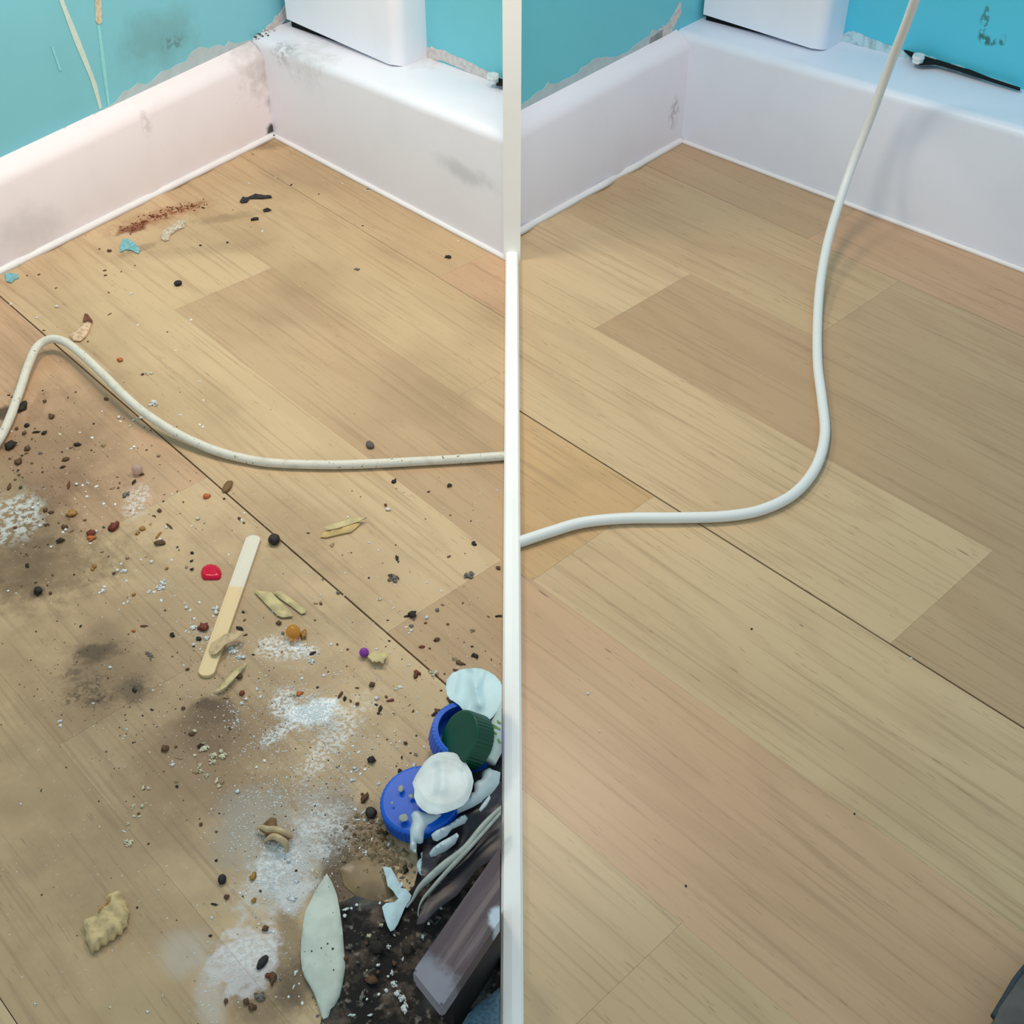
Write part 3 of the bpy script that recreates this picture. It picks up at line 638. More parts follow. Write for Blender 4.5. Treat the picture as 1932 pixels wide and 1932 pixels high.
co = sheet('crisp', X(CJ, [(352, 132), (320, 185), (250, 290), (205, 390), (165, 470), (150, 560), (135, 680), (125, 800), (130, 900), (140, 970), (160, 1030), (200, 1095), (230, 1150), (262, 1220), (300, 1340), (320, 1395), (365, 1385), (385, 1310), (420, 1280), (465, 1200), (490, 1090), (515, 940), (505, 820), (492, 650), (482, 560), (462, 430), (440, 320), (400, 215)]), lambda x, y: .0015, .0012, simple('crisp_white', (206, 214, 204), .5, .10, 90, bump=.5), dome=.0022, rough=.0016, rs=70, step=7, own=False)
tag(co, 'large pointed oval white crisp lying at the edge of black dirt', 'crisp')
for x, y, r in ((222, 805, 9), (305, 778, 8), (405, 785, 11), (360, 740, 10), (412, 968, 8), (160, 808, 5), (405, 470, 5), (370, 245, 5)):
    blob('dark_speck', 540+x/4.6, 1620+y/4.6, r/4.6, r/4.6, simple('speck_grey', (70, 78, 74), .8), None, None, z=.0088, flat=.5, sub=1, parent=co)
torn = simple('torn_foam', (196, 222, 232), .6, .1, 200)
tag(sheet('torn_paper', X(CJ, [(838, 78), (910, 90), (935, 130), (965, 185), (985, 230), (1002, 205), (1015, 225), (992, 262), (1040, 272), (1088, 330), (1075, 370), (1030, 430), (1000, 500), (970, 570), (935, 622), (905, 634), (880, 590), (850, 500), (833, 425), (865, 392), (940, 378), (975, 350), (950, 320), (930, 285), (880, 240), (865, 160)]), .0040, .0016, torn, rough=.0010, rs=120), 'torn jagged white paper piece lying on the black dirt', 'paper')
# black dirt and what lies on it
bd = Mat('black_grime', lin((22, 18, 18)), .75, .3); v = bd.coord()
bd.mix(bd.ramp(bd.noise(v, 55, 5, 0, .7), .46, .66, 0, .8), lin((104, 88, 76))); bd.mix(bd.ramp(bd.noise(v, 260, 3), .57, .72, 0, .6), lin((150, 138, 128)))
bd.mix(bd.ramp(bd.noise(v, 22, 3), .52, .68, 0, .55), lin((96, 104, 104))); bd.bump(bd.noise(v, 300, 4), 1, .001)
bdm = bd.done()
o = sheet('black_grime', [(640, 1705), (672, 1694), (700, 1700), (742, 1706), (760, 1700), (782, 1672), (790, 1640), (786, 1600), (772, 1580), (776, 1540), (800, 1500), (830, 1440), (850, 1330), (842, 1318), (862, 1306), (900, 1340), (1000, 1340), (1000, 2060), (930, 2075), (820, 2050), (730, 2062), (660, 2030), (610, 1975), (604, 1940), (612, 1905), (640, 1870), (646, 1800), (636, 1750)], 0, .0018, bdm, rough=.0016, rs=160, step=13, round_=.01, cx=CLIP)
tag(o, 'heap of black and brown grime covering the front right of the dirty floor', 'dirt', kind='stuff')
o = sheet('brown_paste', [(640, 1640), (665, 1625), (700, 1622), (735, 1630), (752, 1660), (745, 1690), (715, 1702), (680, 1698), (650, 1672)], 0, .0012, simple('brown_paste', (138, 114, 80), .3, .25, 60), rough=.0004, rs=60, round_=.012)
tag(o, 'smooth brown sticky smear right of the large white crisp tip', 'smear')
# bottle caps
def basis(axis):
    return axis.normalized().to_track_quat('Z', 'Y').to_matrix().to_4x4()
def cap(name, c, r, h, axis, m, label, teeth=48, openup=False, inner=None):
    """ribbed screw cap: closed top at +Z, hollow below (or turned over when openup)"""
    bm = bmesh.new(); n = teeth*2
    def ring(rr, z, rib=0): return [bm.verts.new(((rr-(rib if i % 2 else 0))*math.cos(2*math.pi*i/n), (rr-(rib if i % 2 else 0))*math.sin(2*math.pi*i/n), z)) for i in range(n)]
    rb = r*.018
    rs_ = [ring(r*.82, 0), ring(r*.87, 0), ring(r, .0006, rb), ring(r, h-.0012, rb), ring(r*.965, h-.0003), ring(r*.90, h), ring(r*.45, h)]
    for a, b in zip(rs_, rs_[1:]):
        for i in range(n): bm.faces.new((a[i], a[(i+1) % n], b[(i+1) % n], b[i]))
    bm.faces.new(rs_[-1])
    q = ring(r*.82, h-.0016); p = rs_[0]
    for i in range(n): bm.faces.new((p[i], p[(i+1) % n], q[(i+1) % n], q[i]))
    bm.faces.new(q)
    M_ = basis(axis)
    if openup: M_ = M_ @ Matrix.Rotation(math.pi, 4, 'X') @ Matrix.Translation((0, 0, -h))
    bmesh.ops.recalc_face_normals(bm, faces=bm.faces[:])
    me = bpy.data.meshes.new(name); bm.to_mesh(me); bm.free(); o = link(name, me, m); o.matrix_world = Matrix.Translation(c) @ M_
    o.modifiers.new('b', 'BEVEL').width = .0002
    return tag(o, label, 'bottle cap')
blue = simple('blue_plastic', (2, 92, 208), .35, .10, 40); green = simple('green_plastic', (8, 74, 56), .35, .12, 60)
c1 = cap('bottle_cap', G(797, 1527, .0045), .0206, .010, Vector((-.10, -.06, 1)), blue, 'blue bottle cap lying flat at the left edge of the heap')
for x, y, rx, ry, z, lb in ((622, 440, 34, 44, .0155, 'white bit near the back rim of the flat blue bottle cap'), (655, 800, 60, 45, .0150, 'large grey bit near the front of the flat blue bottle cap'), (515, 612, 16, 16, .0148, 'tiny bit at the left rim of the flat blue bottle cap'), (750, 530, 34, 26, .0158, 'grey bit on the flat blue cap touching the creased lid')):
    blob('stuck_bit', 660+x/6.44, 1420+y/6.44, rx/6.44, ry/6.44, simple('stuck_grey', (170, 178, 172), .7, .2), lb, 'crumb', z=z, flat=.25, group='bits stuck on the flat blue cap')
cap('bottle_cap', G(874, 1402, .006), .0190, .012, Vector((.22, -.10, 1)), blue, 'open upturned blue bottle cap half under the green cap', openup=True)
gax = Vector((-.70, -.20, .62)).normalized()
cap('bottle_cap', G(888, 1398, .020)-gax*.004, .0148, .0125, gax, green, 'dark green ribbed bottle cap tipped against the open blue cap', 40)
# peeled foil lids
lid = simple('foil_lid_white', (204, 230, 238), .40, .06, 40, bump=.2); lid2 = simple('foil_lid_white_creased', (226, 234, 236), .42, .12, 60, bump=.3)
def lidz(x, y): return .020+.008*((x-840)/110)+.0022*math.exp(-((x+.35*y-1352)/9)**2)
def ridge(x, y, x0, y0, x1, y1, w_, h):
    a = Vector((x0, y0)); b = Vector((x1, y1)); p = Vector((x, y)); ab = b-a; t = max(0, min(1, (p-a).dot(ab)/ab.length_squared))
    return h*math.exp(-((p-(a+ab*t)).length/w_)**2)
o = sheet('foil_lid', X(CG, [(1166, 490), (1180, 400), (1245, 325), (1340, 282), (1430, 268), (1510, 262), (1600, 270), (1680, 300), (1760, 350), (1830, 430), (1870, 520), (1900, 600), (1880, 665), (1800, 770), (1740, 850), (1700, 890), (1650, 912), (1600, 880), (1550, 848), (1440, 840), (1380, 780), (1330, 715), (1260, 665), (1215, 640), (1180, 580)]),
    lambda x, y: lidz(x, y)+ridge(x, y, 890, 1265, 905, 1330, 9, .003)-ridge(x, y, 885, 1270, 897, 1275, 7, .0022)-ridge(x, y, 862, 1272, 854, 1310, 5, .0010), .0006, lid, step=6, cx=CLIP, round_=.0008)
tag(o, 'smooth white foil lid leaning at the back of the heap', 'foil lid')
def lz2(x, y): return .022+.0005*math.exp(-((math.hypot(x-836, (y-1476)*1.1)-46)/5)**2)-.0022*max(0, min(1, (824-x)/30))+.001*(1-((x-836)**2+(y-1476)**2)/3600)+ridge(x, y, 822, 1452, 816, 1500, 10, -.0012)+ridge(x, y, 832, 1435, 834, 1490, 9, .0009)+ridge(x, y, 868, 1440, 884, 1490, 3, .0006)
o = sheet('foil_lid', X(CG, [(1180, 1280), (1260, 1290), (1340, 1325), (1400, 1390), (1440, 1460), (1480, 1530), (1505, 1640), (1480, 1760), (1440, 1860), (1380, 1930), (1290, 1975), (1180, 2015), (1060, 2040), (960, 2030), (880, 1985), (820, 1920), (780, 1830), (785, 1740), (762, 1660), (800, 1570), (850, 1490), (910, 1400), (990, 1330), (1080, 1290)]), lz2, .0006, lid2, step=5, round_=.0008)
tag(o, 'round creased white foil lid lying on the two blue caps', 'foil lid')
# wrapper tube with green print, bin film and padded plastic
def wraptube():
    a, b = G(914, 1432, .016), G(971, 1322, .026)
    bm = tube([a, a.lerp(b, .3), a.lerp(b, .7), b], .0064, 20); clip(bm, *CLIP)
    o = ob('sweet_tube', bm, simple('tube_white', (196, 212, 208), .45, .08, 60), None, True)
    tag(o, 'white paper tube with faded green print right of the green cap', 'paper tube')
    m = simple('print_green', (120, 158, 92), .6, .2, 300); t = (b-a).normalized(); vw = (Vector((0, 0, CH))-a).normalized(); sd = t.cross(vw).normalized(); up = sd.cross(t).normalized()
    if up.dot(vw) < 0: up = -up
    for row in (-.34, .42):
        for k in range(9):
            s = .010+k*.0030; q = a+t*s+up*(.0064*math.cos(row))+sd*(.0064*math.sin(row)); hh = .0013+.0006*((k*7) % 3)
            if q.x > XL-.0005: continue
            nrm = (up*math.cos(row)+sd*math.sin(row)); tg = nrm.cross(t)
            bm = bmesh.new(); pts = [(-.0004, -hh), (.0003, -hh), (.0006, 0), (.0012, hh*.8), (.0004, hh), (-.0007, hh*.2)]
            va = [bm.verts.new(q+t*u+tg*w_+nrm*.0002) for u, w_ in pts]; vb = [bm.verts.new(q+t*u+tg*w_-nrm*.0002) for u, w_ in pts]
            bm.faces.new(va); bm.faces.new(vb)
            for i in range(6): bm.faces.new((va[i], va[(i+1) % 6], vb[(i+1) % 6], vb[i]))
            ob('green_mark', bm, m, o)
wraptube()
film = Mat('dark_film', lin((40, 34, 42)), .38, .4); v = film.coord(); film.mix(film.ramp(film.noise(v, 30, 3), .5, .75, 0, .6), lin((92, 88, 98))); film.b.inputs['Alpha'].default_value = .93
filmm = film.done()
def fz(x, y): return .008+.006*noise.noise(Vector((x*.03, y*.03, 4)))+.0015*math.sin((x+y*.8)/30)
fo = sheet('plastic_bag', X(CI, [(905, 950), (1000, 880), (1250, 780), (1440, 690), (1720, 520), (1800, 380), (1900, 300), (1960, 400), (1960, 560), (1880, 660), (1650, 900), (1400, 1200), (1150, 1390), (960, 1560), (850, 1660), (760, 1720), (820, 1600), (875, 1500), (885, 1200)]), fz, .0008, filmm, step=8, cx=CLIP, own=False)
tag(fo, 'crumpled dark see-through plastic bag behind the wooden rail', 'plastic bag')
pal = simple('pale_seam', (168, 176, 170), .4, .1, 200)
for nm, pts, r in (('pale_seam', [(1900, 620, .020), (1650, 860, .018), (1400, 1170, .016), (1150, 1365, .014), (960, 1530, .013), (840, 1650, .012), (760, 1790, .010), (690, 1880, .008)], .0016),
                   ('pale_seam', [(1900, 655, .021), (1500, 1110, .018), (1330, 1290, .016), (1150, 1480, .014), (1000, 1650, .012), (890, 1780, .010), (840, 1890, .008), (830, 1990, .006)], .0009)):
    bm = tube([G(660+x/6.44, 1420+y/6.44, z) for x, y, z in pts], r, 10, rf=lambda t: .35+.9*math.sin(math.pi*min(1, t*1.0+.12))); clip(bm, *CLIP)
    ob('pale_rim', bm, pal, fo, True)
o = sheet('plastic_bag', [(952, 1530), (925, 1560), (895, 1600), (862, 1635), (830, 1670), (800, 1705), (788, 1735), (786, 1745), (800, 1742), (830, 1712), (862, 1690), (900, 1640), (960, 1600), (975, 1530)], lambda x, y: .010+.001*math.sin((x-y)/40), .0008, filmm, step=8, cx=CLIP)
tag(o, 'narrow fold of dark plastic bag next to the wooden rail', 'plastic bag')
pad = simple('padded_white', (196, 212, 220), .4, .10, 60, bump=.2)
o = sheet('padded_wrapper', X(CI, [(745, 790), (775, 745), (830, 728), (950, 760), (1080, 770), (1200, 735), (1330, 650), (1400, 590), (1450, 560), (1480, 510), (1515, 500), (1510, 410), (1545, 370), (1600, 345), (1610, 270), (1650, 230), (1700, 220), (1740, 240), (1830, 250), (1815, 370), (1770, 440), (1720, 500), (1600, 600), (1480, 670), (1300, 750), (1180, 790), (1050, 860), (950, 920), (905, 980), (890, 1090), (850, 1110), (812, 1100), (812, 1160), (805, 1225), (770, 1210), (732, 1175), (735, 1060), (732, 950), (760, 870)]),
    .012, .0035, pad, rough=.0022, rs=110, round_=.004, step=6, cx=CLIP)
tag(o, 'lumpy white padded wrapper sticking out under the creased lid', 'wrapper')
for i, (pts, lb) in enumerate(((((990, 1010), (1060, 960), (1180, 900), (1300, 820), (1400, 770), (1430, 810), (1400, 860), (1240, 930), (1180, 1010), (1060, 1080), (1010, 1060)), 'upper lumpy pale plastic pad in front of the padded wrapper'),
                               (((968, 1240), (1010, 1180), (1100, 1110), (1230, 1030), (1300, 990), (1325, 1020), (1280, 1110), (1180, 1190), (1050, 1270), (990, 1275)), 'lower lumpy pale plastic pad in front of the padded wrapper'))):
    tag(sheet('plastic_pad', X(CI, pts), .014-.002*i, .004, pad, rough=.0012, rs=120, round_=.006, step=6), lb, 'plastic pad')
tag(sheet('clear_shard', X(CI, [(1565, 700), (1590, 660), (1640, 590), (1700, 520), (1710, 560), (1660, 650), (1590, 720)]), .018, .0014, pad), 'small pale plastic shard beside the dark bag', 'shard')
tag(sheet('white_disc', X(CI, [(862, 1230), (890, 1210), (905, 1300), (890, 1420), (878, 1500), (850, 1480), (812, 1410), (812, 1360), (840, 1310), (870, 1290)]), .006, .003, torn), 'half hidden white disc under the edge of dark bag', 'disc')
# worn wooden rail and the blue-grey cloth at the front
wm = Mat('rail_wood', lin((120, 104, 106)), .6, .3); d_ = G(929, 1620, .05)-G(779, 1833, .05); tr = math.atan2(d_.y, d_.x)
wm.mix(wm.ramp(wm.noise(wm.coord(tr, (3, 55, 20)), 2.2, 4, .3), .40, .56, 0, .85), lin((78, 66, 74)))
wm.mix(wm.ramp(wm.noise(wm.coord(tr, (6, 120, 20)), 2.2, 3, .2), .6, .75, 0, .5), lin((150, 136, 136)))
wm.stain(G(800, 1850, .05), (.016, .010, .03), lin((146, 146, 160)), .8, tr+1.5, .5, 110, .4); wm.stain(G(948, 1735, .05), (.006, .006, .03), lin((200, 215, 230)), .9, 0, .4, 110, .3)
z_ = .05; A_, B_ = G(779, 1833, z_), G(833, 1901, z_); e1 = (G(929, 1618, z_)-A_).normalized()
bm = bmesh.new(); prism(bm, [A_, A_+e1*.4, B_+e1*.4, B_], .041, z_)
bmesh.ops.bevel(bm, geom=bm.edges[:], offset=.0016, segments=2); clip(bm, *CLIP)
rail = ob('wooden_rail', bm, wm.done()); tag(rail, 'worn purplish brown wooden rail end at the front right of dirty floor', 'wooden rail')
bm = bmesh.new(); prism(bm, [A_+e1*.012+(B_-A_)*.2, A_+e1*.10+(B_-A_)*.2, A_+e1*.10+(B_-A_)*.8, A_+e1*.012+(B_-A_)*.8], 0.0, .0415); clip(bm, *CLIP)
ob('foot', bm, simple('rail_foot_black', (26, 24, 28), .7, .2, 90), rail)
tag(sheet('grey_blue_cloth', [(868, 1945), (883, 1918), (905, 1896), (935, 1872), (960, 1855), (1000, 1855), (1000, 1990), (860, 1990)], .012, .004, simple('cloth_blue_grey', (92, 122, 142), .9, .25, 500, bump=.8), rough=.003, rs=50, round_=.01, cx=CLIP), 'corner of blue grey cloth below the wooden rail', 'cloth')
# what shows in the front corner of the clean floor
bm = bmesh.new(); z_ = .02; p = [G(1880, 1910, z_), G(1926, 1842, z_), G(2010, 1760, z_), G(2060, 1990, z_), G(1866, 1990, z_)]
prism(bm, p, 0, z_); bmesh.ops.bevel(bm, geom=bm.edges[:], offset=.0018, segments=2)
ft = ob('furniture_foot', bm, simple('foot_grey', (96, 92, 90), .6, .2, 60)); tag(ft, 'dark grey furniture foot at the front right of clean floor', 'furniture foot')
bm = tube([G(1876, 1920, .018), G(1900, 1880, .018), G(1925, 1840, .018), G(1980, 1778, .018)], .0018, 10); ob('rubber_edge', bm, simple('rubber_blue_black', (40, 56, 70), .6), ft, True)
for x, y, r, m_, lb in ((1109, 1309, 3, 'cap_white', 'larger white speck on the clean floor left of centre'), (1131, 1380, 2, 'cap_white', 'tiny white speck in front of the larger one on clean floor'), (1719, 1243, 2.5, 'cap_white', 'white speck on the long seam of the clean floor'),
                        (1294, 1672, 2.5, 'black_seed', 'dark speck nearest the front of the clean floor'), (1612, 1536, 2, 'black_seed', 'dark speck on the clean floor at front right'), (1418, 1187, 2.2, 'black_seed', 'dark speck between cable and seam of clean floor')):
    blob('speck', x, y, r, r, _mc[m_], lb, 'speck', flat=.5, sub=1)
# ------------------------------------------------------------ crumbs, each one an object; labels are made from the nearest landmark
LAND = [((430, 1145), 'lolly stick'), ((398, 1080), 'red gem'), ((553, 1192), 'amber bead'), ((687, 1231), 'purple bead'), ((518, 1022), 'dark berry'), ((645, 997), 'rolled amber husk'),
        ((525, 1140), 'pair of olive slivers'), ((100, 650), 'cable bend'), ((300, 410), 'rusty streak'), ((244, 464), 'large paint flake'), ((430, 920), 'brown husk'), ((259, 885), 'clear pale bead'),
        ((200, 1745), 'crimped cracker'), ((607, 1790), 'large white crisp'), ((419, 1661), 'round black seed'), ((495, 1817), 'teardrop black seed'), ((750, 1530), 'flat blue cap'), ((890, 1310), 'smooth foil lid'),
        ((838, 1478), 'creased foil lid'), ((735, 1700), 'torn white paper'), ((865, 1740), 'wooden rail'), ((700, 1537), 'dark brown seed'), ((697, 842), 'grey seed'), ((336, 537), 'small black seed'), ((155, 620), 'curled peel'),
        ((250, 765), 'shaded cable part'), ((20, 980), 'whitish smear at left edge'), ((180, 1250), 'large dark stain'), ((15, 800), 'left cable end'), ((860, 865), 'right cable end'), ((485, 375), 'long black splinter'), ((880, 450), 'back left ledge')]
COL = {'w': ('white', (232, 236, 238), .7), 'c': ('cream', (222, 212, 184), .75), 't': ('tan', (178, 152, 118), .7), 'b': ('brown', (104, 72, 46), .7), 'k': ('blackish', (44, 36, 28), .7), 'g': ('grey', (126, 120, 112), .8),
       'r': ('rusty red', (124, 52, 30), .6), 'o': ('orange', (206, 110, 60), .5), 'a': ('amber', (176, 126, 54), .4), 'n': ('green', (40, 80, 44), .5)}
_mesh = {}; _count = {}; SMALL = {}; CUT = 0
def lumpmesh(m, j):
    """a clotted crumb of a dozen small grains grown together"""
    rnd = random.Random(j*7+3); bm = bmesh.new()
    for k in range(16):
        a = rnd.random()*6.28; d = (rnd.random()**.6)*.78; r = rnd.uniform(.18, .42)*(1.15-d*.6)
        bmesh.ops.create_icosphere(bm, subdivisions=1, radius=r, matrix=Matrix.Translation((math.cos(a)*d, math.sin(a)*d, r*.55+(.25 if k > 9 else 0)*(1-d))) @ Matrix.Rotation(a*3, 4, 'X'))
    me = bpy.data.meshes.new('crumb'); bm.to_mesh(me); bm.free(); me.materials.append(m)
    me.polygons.foreach_set('use_smooth', [k % 3 > 0 for k in range(len(me.polygons))]); return me
def crumb(code, x, y, rx, ry=None, rot=None):
    ry = ry or rx
    if rx*ry < CUT: SMALL.setdefault(code, []).append((x, y, rx, ry)); return
    nm, rgb, rg = COL[code]; big = max(rx, ry) > 4.5; j = random.randrange(5); key = (code, j, big)
    if key not in _mesh:
        m = simple('crumb_'+nm.replace(' ', '_'), rgb, rg, .3, 1.5 if False else 2.5)
        _mesh[key] = blobmesh('crumb', m, j*5.3+ord(code), .62, .85 if big else .5, 2 if big else 1) if not (big and code in 'wcgt') else lumpmesh(m, j)
    o = bpy.data.objects.new('crumb', _mesh[key]); C.objects.link(o); k = mpp(x, y)
    o.location = G(x, y, .0001 if y < 1700 or x < 640 or x > 960 else .0022); o.rotation_euler = (0, 0, math.radians(rot) if rot is not None else random.random()*3); q = min(rx, ry)
    if rot is None and abs(rx-ry) > 2: o.rotation_euler.z = random.uniform(-.25, .25)
    o.scale = (rx*k, ry*k*1.15, q*k)
    best = min(LAND, key=lambda l: (l[0][0]-x)**2+(l[0][1]-y)**2); dx, dy = x-best[0][0], y-best[0][1]; d = math.hypot(dx, dy)
    if abs(dx) > abs(dy)*1.6: di = 'right of' if dx > 0 else 'left of'
    elif abs(dy) > abs(dx)*1.6: di = 'in front of' if dy > 0 else 'behind'
    else: di = ('front-' if dy > 0 else 'back-')+('right of' if dx > 0 else 'left of')
    sz = 'large' if max(rx, ry) > 9 else 'medium' if max(rx, ry) > 4.5 else 'small' if max(rx, ry) > 2.4 else 'tiny'
    far = 'just ' if d < 45 else '' if d < 95 else 'well '
    sh = 'oblong ' if max(rx, ry)/min(rx, ry) > 1.6 else ''
    lb = '%s %s%s crumb %s%s the %s' % (sz, sh, nm, far, di, best[1])
    _count.setdefault(lb, []).append(o); tag(o, lb, 'crumb'); return o
